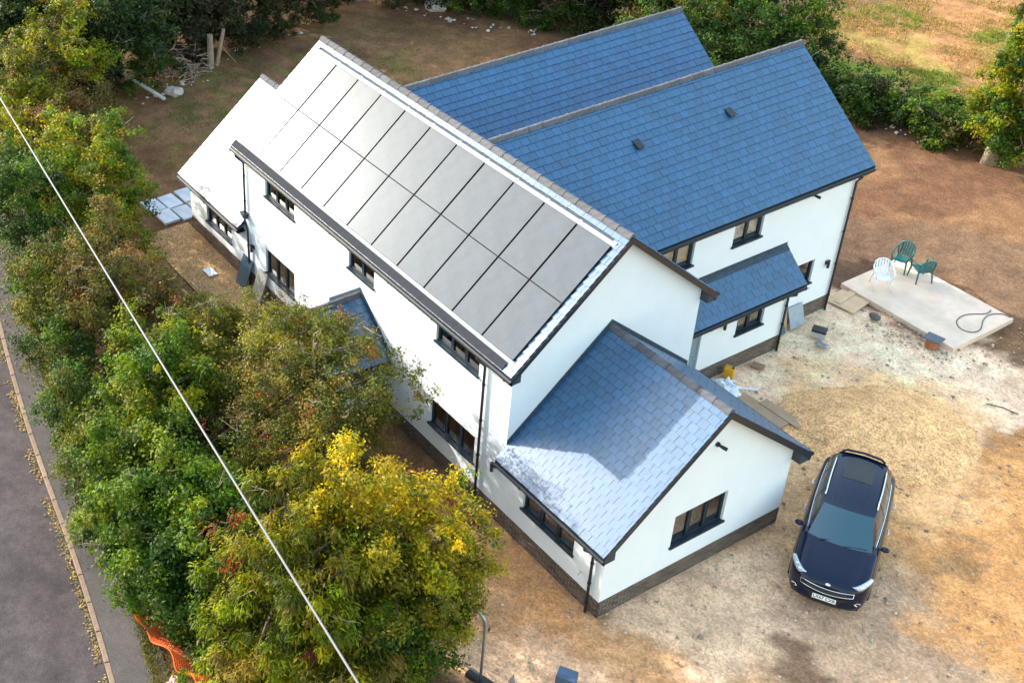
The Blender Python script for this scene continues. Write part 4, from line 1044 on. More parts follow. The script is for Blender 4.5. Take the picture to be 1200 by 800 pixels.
MB().tube([(0, 0, 0), (0, 0, .05), (0, 0, .06), (0, 0, .28)], [.19, .19, .165, .18], 20).build('pot_body', TERRA, c); MB().box((-.24, -.2, .285), (.26, .2, .325)).build('cover', mat('pot_slate', (.09, .10, .12), .6, var=.2), c, bevel=.006)
c = MB().ball((0, 0, .08), (.2, .14, .10), 9, 6).build('dark_stone', mat('dark_stone', (.10, .095, .09), .8, var=.3)); c.location = (-4.45, 15.2, -.02); tag(c, 'dark flat stone by the edge of the concrete base', 'stone')
MB_ = MB().tube([(0, 0, .02), (.35, .2, .05), (.75, .32, .03)], .018, 6).build('stick', BARK); MB_.location = (-.1, 14.4, 0); tag(MB_, 'short dark stick lying on the pale crushed stone', 'stick')

# ------------------------------------------------------------------ temporary fence panel, netting, bits at the bottom
c = empty('temporary_fence', (0.05, -3.40, 0), math.radians(197)); tag(c, 'galvanised temporary mesh fence panel with rounded corners below conifer', 'fence panel')
r_ = .28; Lf = 3.45
fp = [(0, 0, .12), (0, 0, 2.1 - r_)] + [(r_ - r_ * math.cos(t), 0, 2.1 - r_ + r_ * math.sin(t)) for t in [math.pi / 2 * k / 6 for k in range(1, 7)]]
fp += [(Lf - r_ + r_ * math.sin(t), 0, 2.1 - r_ + r_ * math.cos(t)) for t in [math.pi / 2 * k / 6 for k in range(0, 7)]] + [(Lf, 0, .12)]
fr_ = MB().tube(fp, .034, 8).build('frame', GALV, c, smooth=True); MB().tube([(0, 0, .22), (Lf, 0, .22)], .015, 6).build('rail', GALV, c)
for k in range(1, 30): MB().tube([(Lf * k / 30, 0, .22), (Lf * k / 30, 0, 1.98)], .0025, 4).build('mesh_wire', GALV, c)
for k in range(1, 9): MB().tube([(.0, .004, .22 + 1.7 * k / 9), (Lf, .004, .22 + 1.7 * k / 9)], .0025, 4).build('mesh_wire', GALV, c)
for x in (0, Lf):
    MB().box((x - .35 if x else -.36, -.11, 0), (x + .36 if x else .34, .11, .13)).build('foot', BLACKP, c, bevel=.02)
fb = flat('plastic_crate', mat('blue_crate', (.05, .09, .16), .5), 1.02, -1.78, .42, .32, .24, 32, 'dark blue plastic crate on the gravel near the fence panel', 'crate', z=0)
c = empty('metal_offcut', (.42, -2.85, 0), .6); tag(c, 'grey pointed sheet metal offcut standing near the fence foot', 'metal offcut')
MB().add([(-.06, 0, 0), (.10, 0, 0), (.05, 0, .32), (-.06, .03, 0), (.10, .03, 0), (.05, .03, .32)], [(0, 1, 2), (5, 4, 3), (0, 3, 4, 1), (1, 4, 5, 2), (2, 5, 3, 0)]).build('metal_sheet', GALV, c)

LEAN = .55
def netting(name, p0, h, label, dz=.055, du=.06):
    n = len(p0); mb = MB()
    L = [0]
    for a, b in zip(p0[:-1], p0[1:]): L.append(L[-1] + (V(b) - V(a)).length)
    def at(s):
        for i in range(n - 1):
            if L[i] <= s <= L[i + 1]: return V(p0[i]).lerp(V(p0[i + 1]), (s - L[i]) / (L[i + 1] - L[i]))
        return V(p0[-1])
    tot = L[-1]; nu = int(tot / du); nz_ = int(h / dz)
    pos = lambda i, j: at(tot * i / nu) + V((.08 * math.sin(j * dz * 2.4 + i * .25), -LEAN * (j / nz_) + .05 * math.sin(i * .45 + j * .25), j * dz * (.55 + .12 * math.cos(i * .3)) + .05 * math.sin(i * .35)))
    for j in range(nz_ + 1):
        wd = .022 if j in (0, nz_) else .011
        mb.tube([pos(i, j) for i in range(nu + 1)], wd, 4, caps=False)
    for i in range(nu + 1):
        mb.tube([pos(i, j) for j in range(nz_ + 1)], .010, 4, caps=False)
    o_ = mb.build(name, ORANGEN, fix=False); return tag(o_, label, 'netting')
netting('safety_netting', [(-5.25, -8.68, .05), (-4.7, -8.66, .05), (-4.0, -8.55, .05), (-3.3, -8.45, .05), (-2.6, -8.35, .05)], .85, 'orange plastic safety netting sagging beside the pavement')
netting('netting_scrap', [(-6.1, -8.62, .35), (-5.9, -8.66, .3)], .55, 'small scrap of orange netting caught in the hedge', dz=.05, du=.05)
crumple('pale_sack', mat('pink_sack', (.62, .42, .36), .8), -3.35, -9.15, .45, .4, .5, 3.0, .4, 'pale pinkish sack lying at the foot of orange netting', 'sack')

# overhead cable
a, b = V((-21.04, -5.77, 6.0)), V((2.69, -8.45, 6.0)); d = (b - a) / (b - a).length
cb = [a + d * t + V((0, 0, .0006 * ((t - 12) ** 2 - 144) * .5)) for t in np.linspace(-40, 60, 60)]
tag(MB().tube(cb, .024, 8).build('overhead_cable', WIRE, smooth=True), 'pale grey overhead cable strung above the roadside hedge', 'cable')

# debris at the edge of the wood
def post(name, x, y, h, lx, ly, m, label, r0=.12, cat='post', lean_=0):
    o_ = MB().tube([(0, 0, -.1), (lx * .5, ly * .5, h * .5), (lx, ly, h)], [r0, r0 * .9, r0 * .8], 8).build(name, m); o_.location = (x, y, 0); return tag(o_, label, cat)
post('tree_stump', -31.4, 6.62, 1.5, .05, 0, PALEBARK, 'thick weathered tree stump at the edge of the wood', .16, 'stump')
post('fence_post', -31.5, 6.95, 1.6, .12, .35, PALEBARK, 'slanting old timber post beside the tall stump', .10)
bm_ = MB().obox((0, 0, 0), V((-.75, -.55, .42)).normalized(), V((.5, -.8, 0)).normalized(), V((0, 0, 1)), 2.0, .18, .06).build('plank', mat('grey_plank', (.42, .41, .37), .8, var=.15)); bm_.location = (-29.6, 3.6, .05); tag(bm_, 'grey weathered plank propped on rubble near the wood', 'plank')
def rock(name, x, y, s, m, label, seed, cat='stone'):
    rr = random.Random(seed); mb = MB().ball((0, 0, 0), (s, s * .75, s * .5), 9, 6)
    mb.v = [tuple(q * (1 + .22 * math.sin(7 * p[0] / s + seed) * math.cos(5 * p[1] / s + 2 * seed)) for q in p) for p in mb.v]
    o_ = mb.build(name, m, weld=True); o_.location = (x, y, s * .2); o_.rotation_euler[2] = rr.uniform(0, 6); return tag(o_, label, cat)
rock('pale_stone', -29.9, 4.15, .42, STONE, 'flat pale stone beside the propped grey plank', 1)
rock('boulder', -31.6, 18.6, .75, STONE, 'largest pale grey boulder at the foot of the dark hedge', 2, 'boulder')
def brush():
    rr = random.Random(4); mb = MB()
    for k in range(150):
        x, y, z = rr.gauss(0, .7), rr.gauss(0, .6), abs(rr.gauss(.25, .3)); d = V((rr.gauss(0, 1), rr.gauss(0, 1), rr.gauss(0, .35))).normalized() * rr.uniform(.3, .9)
        p = V((x, y, z)); mb.tube([p, p + d * .5 + V((0, 0, rr.uniform(-.1, .1))), p + d], [.022, .016, .008], 4)
    o_ = mb.build('brushwood_pile', mat('pale_twigs', (.33, .25, .19), .9, var=.4, scale=3), fix=False); o_.location = (-31.7, 5.35, 0); return tag(o_, 'tangled pile of cut pale branches by the wood', 'branches', kind='stuff')
brush()
def stones(name, pts, smin, smax, seed, m):
    rr = np.random.default_rng(seed); n = len(pts)
    base = np.array([(1, 0, 0), (-1, 0, 0), (0, 1, 0), (0, -1, 0), (0, 0, 1), (0, 0, -1)], float); fc = np.array([(0, 2, 4), (2, 1, 4), (1, 3, 4), (3, 0, 4), (2, 0, 5), (1, 2, 5), (3, 1, 5), (0, 3, 5)])
    s = (smin + (smax - smin) * rr.random(n) ** 3)[:, None, None]
    v = base[None] * s * (0.6 + .8 * rr.random((n, 6, 1))) * np.array([1, 1, .6]); th = rr.random(n) * 6.28; c_, s_ = np.cos(th)[:, None], np.sin(th)[:, None]
    v = np.stack([v[..., 0] * c_ - v[..., 1] * s_, v[..., 0] * s_ + v[..., 1] * c_, v[..., 2]], -1) + pts[:, None]
    f = (fc[None] + 6 * np.arange(n)[:, None, None]).reshape(-1, 3)
    return tag(link(name, mesh_np(name, v.reshape(-1, 3), f), m), kind='stuff')
r = np.random.default_rng(21)
def band(A, B, n, sd):
    t = r.random(n)[:, None]; p = np.array(A) * (1 - t) + np.array(B) * t + r.normal(0, sd, (n, 2)); return np.concatenate([p, np.zeros((n, 1))], 1)
stones('rubble', np.concatenate([band((-32, 7.2), (-33.5, 13.5), 40, .4), band((-32.3, 17.2), (-26.5, 20.6), 36, .35), band((-30.2, 3), (-31.4, 6.5), 40, .4), band((-13.5, 25.6), (-9.8, 26.9), 30, .3)]), .04, .17, 3, STONE)
pp = np.concatenate([np.stack([r.uniform(-5, 6, 2600), r.uniform(-3.2, 17, 2600), np.full(2600, -.02)], 1), band((-4.4, 14.9), (-1.9, 15.3), 260, .22), band((-1.6, 15.4), (-1.2, 19), 160, .3), band((-5.6, 15.9), (-2.3, 15.55), 160, .1)])
pp = pp[~((pp[:, 0] < 0) & (pp[:, 1] > 0) & (pp[:, 1] < 6.2))]
stones('pebbles', pp, .012, .06, 5, mat('pebble', (.40, .33, .26), .9, .2, var=.3, rnd=.5))
#@@VEG
# ------------------------------------------------------------------ vegetation
G1 = [(.110, .190, .006), (.062, .140, .008), (.135, .205, .010), (.042, .098, .008)]          # fresh green
GY = [(.270, .265, .006), (.190, .240, .006), (.110, .180, .008), (.300, .260, .010)]          # yellow green
GOLD = [(.520, .370, .010), (.430, .340, .010), (.280, .270, .010), (.190, .215, .010)]        # golden
OL = [(.150, .155, .018), (.105, .124, .015), (.195, .180, .020), (.072, .096, .012), (.215, .160, .030)]   # olive
OLB = [(.150, .118, .026), (.105, .090, .020), (.200, .130, .034), (.080, .092, .014), (.140, .118, .012)]
DK = [(.030, .062, .012), (.042, .078, .014), (.022, .044, .010), (.058, .090, .014)]          # dark wood
DKB = [(.055, .055, .022), (.042, .046, .018), (.070, .060, .028), (.034, .050, .014)]
HG = [(.040, .098, .010), (.062, .128, .012), (.090, .150, .014), (.028, .068, .010)]          # hedge
RED = (.30, .075, .025)

def crown_mesh(name, blobs, n, size, pal, seed, lpc=45, clump=.30, aspect=.55, droop=0.0, inner=.28, red=0.0, pal_fn=None, flat_=.75, up=.55, bough=.42):
    r = np.random.default_rng(seed)
    B = np.array(blobs, float)
    wgt = (B[:, 3] * B[:, 4] + B[:, 3] * B[:, 5] + B[:, 4] * B[:, 5]); wgt = wgt / wgt.sum()
    # boughs: lumps of growth standing out of the crown by different amounts
    tot = (B[:, 3] * B[:, 4] + B[:, 3] * B[:, 5] + B[:, 4] * B[:, 5]).sum() * 4.2
    rb0 = max(bough, .16); nb = int(tot / (rb0 * rb0 * 3.0)) + 6
    bb = r.choice(len(B), nb, p=wgt)
    bd = r.normal(size=(nb, 3)); bd[:, 2] += .15; bd /= np.linalg.norm(bd, axis=1)[:, None]
    bf = np.where(r.random(nb) < inner, r.uniform(.25, .7, nb), r.uniform(.72, 1.14, nb))
    bc = B[bb, :3] + bd * B[bb, 3:6] * bf[:, None]
    br = rb0 * r.uniform(.55, 1.35, nb)
    nc = max(8, int(n / lpc))
    q = r.choice(nb, nc, p=br ** 2 / (br ** 2).sum())
    d = r.normal(size=(nc, 3)) + bd[q] * .7 + np.array([0, 0, .45]); d /= np.linalg.norm(d, axis=1)[:, None]
    st_f = r.uniform(.35, 1.05, nc)[:, None]
    cc = bc[q] + d * br[q][:, None] * st_f + bd[q] * (br[q] * np.abs(r.normal(0, .35, nc)))[:, None]
    ok = cc[:, 2] > .06; cc, d, q = cc[ok], d[ok], q[ok]; nc = len(cc)
    csz = clump * .42 * r.uniform(.6, 1.5, nc)
    k = np.repeat(np.arange(nc), r.poisson(lpc, nc)); n = len(k)
    off = r.normal(size=(n, 3)) * np.array([1, 1, flat_]) * csz[k][:, None]
    pos = cc[k] + off; pos[:, 2] = np.maximum(pos[:, 2], .03)
    out = d[k] * .7 + off / (np.linalg.norm(off, axis=1)[:, None] + 1e-6) * .6
    nor = out * .75 + np.array([0, 0, up]) + r.normal(size=(n, 3)) * .55; nor /= np.linalg.norm(nor, axis=1)[:, None]
    t = r.normal(size=(n, 3)) + out * .8
    if droop: t = out * np.array([1, 1, .2]) * .6 + np.array([0, 0, -droop]) + r.normal(size=(n, 3)) * .35
    t -= nor * (t * nor).sum(1)[:, None] * (0.9 if not droop else .3); t /= np.linalg.norm(t, axis=1)[:, None]
    b = np.cross(nor, t); b /= np.linalg.norm(b, axis=1)[:, None] + 1e-9
    s = size * r.uniform(.6, 1.35, (n, 1))
    v = np.stack([pos - t * s * .5, pos + b * s * aspect * .5 + nor * s * .10, pos + t * s * .5, pos - b * s * aspect * .5 + nor * s * .10], 1).reshape(-1, 3)
    pal = np.array(pal); ci = r.integers(0, len(pal), nb)[q]
    # neighbouring clumps share their tint, so the crown reads as patches of growth
    pn = vnoise(cc[:, 0] * .9 + seed, cc[:, 1] * .9 + cc[:, 2] * .7)
    ci = np.where(r.random(nc) < .6, np.clip((pn * len(pal) * 1.4 - .2 * len(pal)).astype(int), 0, len(pal) - 1), ci)
    base = pal[ci]
    if pal_fn is not None: base = pal_fn(cc, base, r)
    if red:
        m = r.random(nc) < red; base[m] = np.array(RED) * r.uniform(.5, 1.1, (m.sum(), 1))
    base = base * r.uniform(.62, 1.38, (nb, 1))[q] * r.uniform(.85, 1.15, (nc, 1))
    lc = base[k] * .82 * r.uniform(.72, 1.30, (n, 1)) * (1 + r.normal(0, .06, (n, 3)))
    return mesh_np(name, v, np.arange(4 * n).reshape(n, 4), np.clip(np.repeat(lc, 4, 0), 0.003, 1)), cc

def tree(name, label, cat, base, blobs, n, size, pal, seed, trunk=.12, limbs=26, group=None, bark=BARK, lean_=(0, 0), trunk_top=None, bare=0, **kw):
    t = empty(name, (base[0], base[1], 0)); tag(t, label, cat, group)
    loc = [(x - base[0], y - base[1], z, a, b_, c_) for x, y, z, a, b_, c_ in blobs]
    me, cc = crown_mesh('crown', loc, n, size, pal, seed, **kw)
    link('crown', me, LEAF, t)
    rr = random.Random(seed); mb = MB()
    zt = trunk_top or max(b[2] for b in loc)
    mx = sum(b[0] for b in loc) / len(loc); my = sum(b[1] for b in loc) / len(loc)
    tp = [V((0, 0, -.1)), V((mx * .15 + rr.gauss(0, .05), my * .15, zt * .3)), V((mx * .5, my * .5 + rr.gauss(0, .08), zt * .65)), V((mx * .9, my * .9, zt))]
    if trunk: mb.tube(tp, [trunk * 1.25, trunk, trunk * .75, trunk * .35], 8)
    idx = [rr.randrange(len(cc)) for _ in range(limbs)]
    for q in idx:
        e = V(cc[q]); k = rr.uniform(.25, .95); s0 = tp[1].lerp(tp[3], k) if trunk else V((mx + rr.gauss(0, .3), my + rr.gauss(0, .3), .05))
        md = s0.lerp(e, .5) + V((rr.gauss(0, .12), rr.gauss(0, .12), rr.uniform(0, .25)))
        w_ = max(trunk * .38, .02); mb.tube([s0, md, e], [w_, w_ * .55, .008], 5, caps=False)
    mb.build('trunk', bark, t, smooth=True, fix=False)
    if bare:       # leafless twigs standing out of the crown
        tb = MB()
        for _ in range(bare):
            q = rr.randrange(len(cc)); e = V(cc[q]); dv = V((rr.gauss(0, .5), rr.gauss(0, .5), rr.uniform(0, .7))); e2 = e + dv * .6
            tb.tube([e, e.lerp(e2, .5) + V((rr.gauss(0, .06), rr.gauss(0, .06), rr.gauss(0, .06))), e2], [.012, .009, .004], 4, caps=False)
            for _k in range(2):
                m_ = e.lerp(e2, rr.uniform(.3, .8)); tb.tube([m_, m_ + V((rr.gauss(0, .18), rr.gauss(0, .18), rr.gauss(.05, .12)))], [.007, .003], 4, caps=False)
        tag(tb.build('twigs', PALEBARK, t, fix=False), kind='stuff')
    return t

# the golden topped evergreen and the drooping cypress by the gate
def goldfn(cc, base, r):
    g = np.array(GOLD)[r.integers(0, 3, len(cc))]; w_ = sstep(2.9, 4.6, cc[:, 2] + r.normal(0, .5, len(cc)))[:, None]
    return base * (1 - w_) + g * w_
tree('golden_maple', 'dense tree with golden yellow top beside drooping cypress', 'tree', (-1.75, -4.75),
     [(-2.15, -4.95, 4.1, 1.25, 1.15, .95), (-1.45, -4.05, 3.6, 1.1, 1.0, 1.0), (-1.35, -4.55, 2.7, 1.45, 1.25, 1.5), (-1.05, -4.35, 2.2, .95, .95, 1.3), (-0.95, -4.85, 1.5, 1.0, 1.0, 1.2), (-1.2, -5.6, 2.6, 1.2, 1.0, 1.5)],
     62000, .085, GY + G1, 11, trunk=.16, limbs=40, lpc=60, clump=.24, pal_fn=goldfn, inner=.22, bare=14, red=.02)
def cypfn(cc, base, r):
    g = np.array(GOLD)[r.integers(1, 4, len(cc))]; w_ = (sstep(3.6, 5.4, cc[:, 2] + r.normal(0, .6, len(cc))) * .55)[:, None]
    return base * (1 - w_) + g * w_
tree('drooping_cypress', 'broad cypress with drooping olive and rusty sprays below overhead cable', 'tree', (-2.2, -6.6),
     [(-2.55, -6.15, 4.0, 1.15, 1.05, 1.0), (-2.3, -6.9, 3.0, 1.7, 1.4, 1.3), (-2.0, -7.2, 2.1, 1.9, 1.4, 1.3), (-1.5, -6.5, 3.0, 1.5, 1.2, 1.5), (-1.1, -7.2, 1.6, 1.6, 1.4, 1.2), (-0.9, -6.2, 1.5, 1.1, 1.0, 1.1), (-3.0, -7.5, 1.3, 1.0, .8, .9)],
     70000, .15, OL + GY[:3], 12, trunk=.17, limbs=50, lpc=60, clump=.24, aspect=.24, droop=.75, red=.02, pal_fn=cypfn, inner=.25, bare=26)
# hawthorn over the porch
tree('hawthorn', 'wide olive hawthorn with reddish berries overhanging the gabled porch', 'tree', (-7.0, -3.9),
     [(-7.3, -3.4, 3.7, 1.75, 1.45, 1.2), (-6.5, -2.5, 3.6, 1.35, 1.15, 1.0), (-8.6, -3.2, 3.1, 1.2, 1.1, 1.1), (-6.2, -4.0, 2.7, 1.5, 1.3, 1.4), (-7.6, -4.6, 2.2, 1.4, 1.2, 1.3), (-6.1, -1.95, 3.0, .8, .7, .7), (-7.5, -3.2, 4.6, .9, .8, .7), (-5.6, -3.0, 2.4, .8, .8, .8), (-9.0, -1.75, 2.7, .95, .8, .75)],
     62000, .075, OL, 13, trunk=.14, limbs=60, lpc=42, clump=.23, red=.015, inner=.30, bare=70)
# bright green bushes of the roadside hedge
bush = [
 ('bright green leafy bush under the cable beside the hawthorn', (-9.9, -6.1), [(-10.2, -6.0, 2.7, 1.5, 1.3, 1.1), (-9.3, -6.3, 2.3, 1.3, 1.2, 1.2), (-10.0, -6.9, 1.6, 1.4, 1.1, 1.2)], 34000, .10, G1 + GY[:2], 21),
 ('tall bright green bush bulging over the pavement edge', (-7.4, -7.6), [(-7.4, -7.7, 2.4, 1.5, 1.1, 1.1), (-6.6, -7.2, 2.3, 1.2, 1.0, 1.1), (-7.8, -8.1, 1.3, 1.5, .8, 1.0)], 34000, .10, G1 + GY[1:3], 22),
 ('green bush between the pavement and drooping cypress', (-5.6, -7.6), [(-5.5, -7.3, 2.1, 1.2, 1.1, 1.2), (-5.6, -8.3, 1.3, 1.2, .8, 1.0), (-4.7, -7.6, 1.2, 1.0, .9, 1.0)], 28000, .10, G1 + HG[:2], 23),
 ('low dark green bush behind the orange netting', (-4.6, -8.6), [(-5.0, -8.35, .85, .9, .5, .8), (-4.1, -8.0, .7, .9, .5, .7), (-3.4, -7.9, .5, .7, .5, .5)], 16000, .08, HG, 24),
 ('ivy covered low bush trailing onto the pavement', (-9.6, -8.3), [(-9.6, -8.2, .9, 1.3, .6, .9), (-11.0, -8.0, 1.0, 1.2, .6, .95), (-8.4, -8.5, .7, .8, .5, .7)], 22000, .075, HG + OL[:2], 25),
 ('greyish green bush at the upper end of the pavement', (-13.4, -7.6), [(-13.2, -7.5, 1.3, 1.3, .8, 1.1), (-14.6, -7.4, 1.4, 1.3, .8, 1.2), (-12.2, -7.7, 1.1, .9, .7, .9)], 22000, .085, HG + OL[:2], 26),
 ('olive brown thorny bush between gravel path and pavement', (-14.8, -5.4), [(-15.3, -5.0, 3.0, 1.8, 1.3, 1.2), (-14.0, -5.6, 2.4, 1.4, 1.3, 1.2), (-13.0, -5.0, 1.8, 1.3, 1.1, 1.2), (-15.9, -6.2, 2.3, 1.4, 1.1, 1.3), (-14.2, -4.9, 2.0, 1.2, .9, 1.0)], 48000, .085, OLB + OL[:2], 27),
 ('tan tinged hawthorn bush beyond the gravel edging board', (-11.6, -4.0), [(-11.5, -4.1, 2.3, 1.2, 1.0, 1.0), (-10.7, -3.4, 2.4, 1.2, 1.0, 1.0), (-11.2, -4.4, 1.9, 1.3, 1.1, 1.2)], 34000, .075, OL + GY[:2], 28),
 ('dark shady bush under the hawthorn branches', (-8.7, -5.4), [(-8.7, -5.4, 1.5, 1.4, 1.1, 1.2), (-6.6, -5.7, 1.1, 1.4, .9, 1.0)], 18000, .09, HG + OLB[:2], 29),
 ('vivid yellow green tree at the rear end of hedge', (-20.6, -3.6), [(-20.9, -3.0, 3.3, 1.7, 1.5, 1.3), (-19.6, -3.9, 2.6, 1.5, 1.2, 1.3), (-21.3, -4.6, 2.8, 1.6, 1.3, 1.3), (-19.9, -2.9, 1.8, 1.3, 1.0, 1.2), (-18.6, -4.6, 1.7, 1.2, 1.0, 1.1)], 48000, .105, GY + G1[:2], 30),
 ('dark green bush left of the yellow green tree', (-19.8, -6.1), [(-20.2, -5.9, 2.8, 1.4, 1.2, 1.3), (-18.6, -6.2, 2.0, 1.4, 1.0, 1.2), (-17.3, -6.6, 1.6, 1.2, .9, 1.1), (-21.6, -6.2, 2.2, 1.3, 1.1, 1.3)], 30000, .10, HG + G1[:2], 31),
 ('brownish bush with dried rusty seed heads near wood', (-26.6, -1.0), [(-26.6, -1.1, 1.5, 1.4, 1.0, 1.1), (-25.4, -2.2, 1.6, 1.4, 1.2, 1.2), (-24.2, -3.0, 1.9, 1.4, 1.2, 1.3)], 26000, .10, OLB + [(.25, .13, .05)], 32),
 ('olive scrub tree with yellowish top beside the wood', (-28.4, -2.2), [(-28.6, -2.0, 3.6, 1.7, 1.5, 1.3), (-27.4, -3.0, 2.6, 1.6, 1.3, 1.3), (-29.6, -0.6, 3.8, 1.4, 1.2, 1.3), (-26.6, -4.2, 2.4, 1.6, 1.3, 1.3)], 40000, .12, OL + GY[:2], 33),
]
for lab, b0, bl, n_, sz, pal, sd in bush:
    big = 'tree' in lab
    tree('shrub' if not big else 'scrub_tree', lab, 'bush' if not big else 'tree', b0, bl, n_, sz, pal, sd, trunk=.09 if big or n_ > 30000 else .05, limbs=30, inner=.3, clump=.24, red=.012 if 'olive' in lab or 'tan' in lab else 0, bare=40 if ('olive' in lab or 'tan' in lab or 'rusty' in lab) else 8, group='bushes of the roadside hedge')
# a small autumn sapling by the rear corner
tree('sapling', 'thin rusty orange sapling beside the pale paving slabs', 'sapling', (-21.2, -1.9), [(-21.2, -1.9, 1.0, .35, .35, .7), (-20.8, -2.1, .7, .3, .3, .45)], 900, .10, [(.45, .20, .04), (.30, .22, .04), (.14, .16, .03)], 34, trunk=.02, limbs=8, lpc=14, clump=.16)

# the wood behind the garden: tall trees whose crowns leave the frame
rr = random.Random(5)
wood = [(-31.8, 2.6, 'P'), (-34.0, 1.0, 'D'), (-33.2, -1.2, 'D'), (-34.6, 4.6, 'D'), (-33.6, 7.4, 'B'), (-35.4, 9.0, 'D'), (-34.3, 11.6, 'B'), (-36.4, 13.6, 'D'), (-34.8, 15.6, 'D'), (-33.6, 18.9, 'D'), (-31.4, 20.4, 'B'), (-29.4, 21.6, 'D'), (-27.2, 23.2, 'B'), (-26.0, 25.4, 'D'), (-23.2, 25.8, 'D'), (-24.6, 23.6, 'P')]
pos_txt = ['with a reddish bare trunk leaning at the garden edge', 'beside the leaning bare trunk', 'next to the olive scrub tree', 'behind the brushwood pile', 'behind the tall stump', 'second behind the tall stump', 'standing behind the rubble line', 'deep behind the rubble line', 'at the garden corner by the rubble', 'behind the largest boulder', 'right of the largest boulder', 'above the low green edge plants', 'with brown twiggy skirts along the garden', 'behind the farther blue roof', 'behind the gable of farther blue roof', 'with split pale stem near the farther roof ridge']
for k, (x, y, kind) in enumerate(wood):
    h = rr.uniform(4.4, 5.6)
    bl = [(x + rr.gauss(0, .5), y + rr.gauss(0, .5), h * .78, 1.7, 1.7, 1.3), (x + rr.gauss(0, .6), y + rr.gauss(0, .6), h * .58, 1.9, 1.9, 1.2), (x + rr.gauss(0, .6), y + rr.gauss(0, .6), h * .44, 1.5, 1.5, .9)]
    if kind == 'B': bl.append((x + .8, y - .3, 1.5, 1.3, 1.5, 1.3))
    if kind == 'D': bl.append((x + .4, y - .2, 1.7, 1.1, 1.2, 1.5))
    tree('woodland_tree', 'dark woodland tree ' + pos_txt[k], 'tree', (x, y), bl, 17000, .17, DKB if kind == 'B' else DK, 50 + k, trunk=.20 if kind == 'P' else .16, limbs=30, lpc=40, clump=.36, bark=PALEBARK if kind == 'P' else BARK, group='trees of the wood', bare=26, inner=.35)
# understorey along the wood edge
und = [(-31.2, 1.0), (-30.9, 3.4), (-32.6, 5.9), (-32.3, 8.6), (-32.9, 10.6), (-33.5, 12.8), (-33.3, 17.2), (-31.4, 19.0), (-29.6, 19.6), (-28.2, 20.6), (-26.9, 21.6), (-25.6, 22.6), (-24.4, 22.4)]
utx = ['by the leaning bare trunk', 'behind the propped grey plank', 'behind the brushwood pile', 'right of the slanting post', 'beside the pale rubble', 'at the far end of the rubble', 'at the garden corner', 'over the largest boulder', 'just right of the largest boulder', 'mid way along the wood edge', 'before the brown twiggy trees', 'near the split pale stem', 'peeping over the farther roof ridge']
for k, (x, y) in enumerate(und):
    g_ = k in (1, 8, 9, 10, 11)
    h = rr.uniform(.5, 1.0)
    tree('woodland_shrub', ('bright green low plant ' if g_ else 'dark low undergrowth bush ') + utx[k], 'bush', (x, y), [(x, y, h * .6, rr.uniform(.8, 1.2), rr.uniform(.7, 1.1), h * .7), (x - .6, y + .5, h, .9, .9, h)], 5000, .12, HG if g_ else DK + DKB, 80 + k, trunk=0, limbs=12, lpc=30, clump=.22, group='undergrowth at the wood edge', bare=14)
# hedge and trees right of the rear wings
hed = [(-18.6, 23.2, 2.0, 2.0, 'dark green hedge tree behind the nearer blue roof ridge', HG, 14000), (-19.2, 21.0, 1.8, 1.7, 'dark bush beside the gable of farther blue roof', DK + HG[:1], 11000), (-18.6, 26.6, 1.9, 1.9, 'mid green hedge tree where the field begins', HG + G1[:2], 14000), (-20.6, 22.8, 2.2, 1.8, 'yellowish green hedge tree behind dark bush', OL + G1[:2], 12000), (-21.4, 25.6, 2.6, 2.0, 'loose green tree farther back near the straw field', G1 + HG, 13000),
       (-16.6, 25.2, .9, 1.4, 'low dark bush at the corner of nearer blue roof', HG + DK, 7000), (-14.7, 25.9, .75, 1.3, 'low dark hedge bush at the start of soil edge', HG + DK, 7000), (-13.3, 26.2, .7, 1.2, 'low bramble bush in the middle of the field hedge', HG + DKB, 7000), (-12.0, 26.8, .65, 1.1, 'low bright green bush along the field hedge', G1 + HG, 7000), (-10.9, 27.2, .6, 1.0, 'low leafy bush before the rusty brambles', G1 + HG, 6000), (-9.9, 27.4, .5, .8, 'rusty brown brambles beside the ivy clad tree', OLB + [(.22, .10, .04)], 5000)]
for k, (x, y, z, rd, lab, pal, n_) in enumerate(hed):
    tree('hedge_tree' if z > 1.5 else 'hedge_bush', lab, 'tree' if z > 1.5 else 'bush', (x, y), [(x, y, z, rd, rd, z * .9), (x + rd * .5, y + rd * .3, z * .7, rd * .7, rd * .7, z * .7), (x - rd * .5, y - rd * .2, z * .65, rd * .7, rd * .7, z * .65)], n_, .13, pal, 110 + k, trunk=.10 if z > 1.5 else 0, limbs=18, lpc=36, clump=.28, group='hedge along the field', bare=10)
tree('ivy_tree', 'yellow green ivy clad tree with bare pale trunk foot', 'tree', (-8.72, 26.8), [(-8.6, 27.0, 2.5, 1.15, 1.1, 1.3), (-8.3, 27.2, 1.6, 1.1, 1.1, 1.0), (-8.7, 27.0, 3.5, .95, .95, 1.1), (-7.5, 27.6, 2.3, 1.2, 1.2, 1.7), (-8.7, 27.0, 4.3, .6, .6, .7)], 44000, .11, GY + HG[:2], 130, trunk=.24, limbs=24, bough=.34, lpc=40, clump=.22, bark=PALEBARK, trunk_top=2.2)
tree('field_pine', 'sparse olive pine branches above the straw field', 'tree', (-13.4, 34.2), [(-13.4, 33.9, 3.2, 1.2, 1.0, .5), (-12.2, 34.6, 4.2, 1.4, 1.2, .5), (-13.6, 34.6, 5.2, 1.3, 1.1, .6), (-12.6, 33.6, 2.2, .9, .8, .4)], 9000, .16, OL + GY[1:3], 131, trunk=.14, limbs=20, lpc=30, clump=.25, aspect=.25, droop=.3)

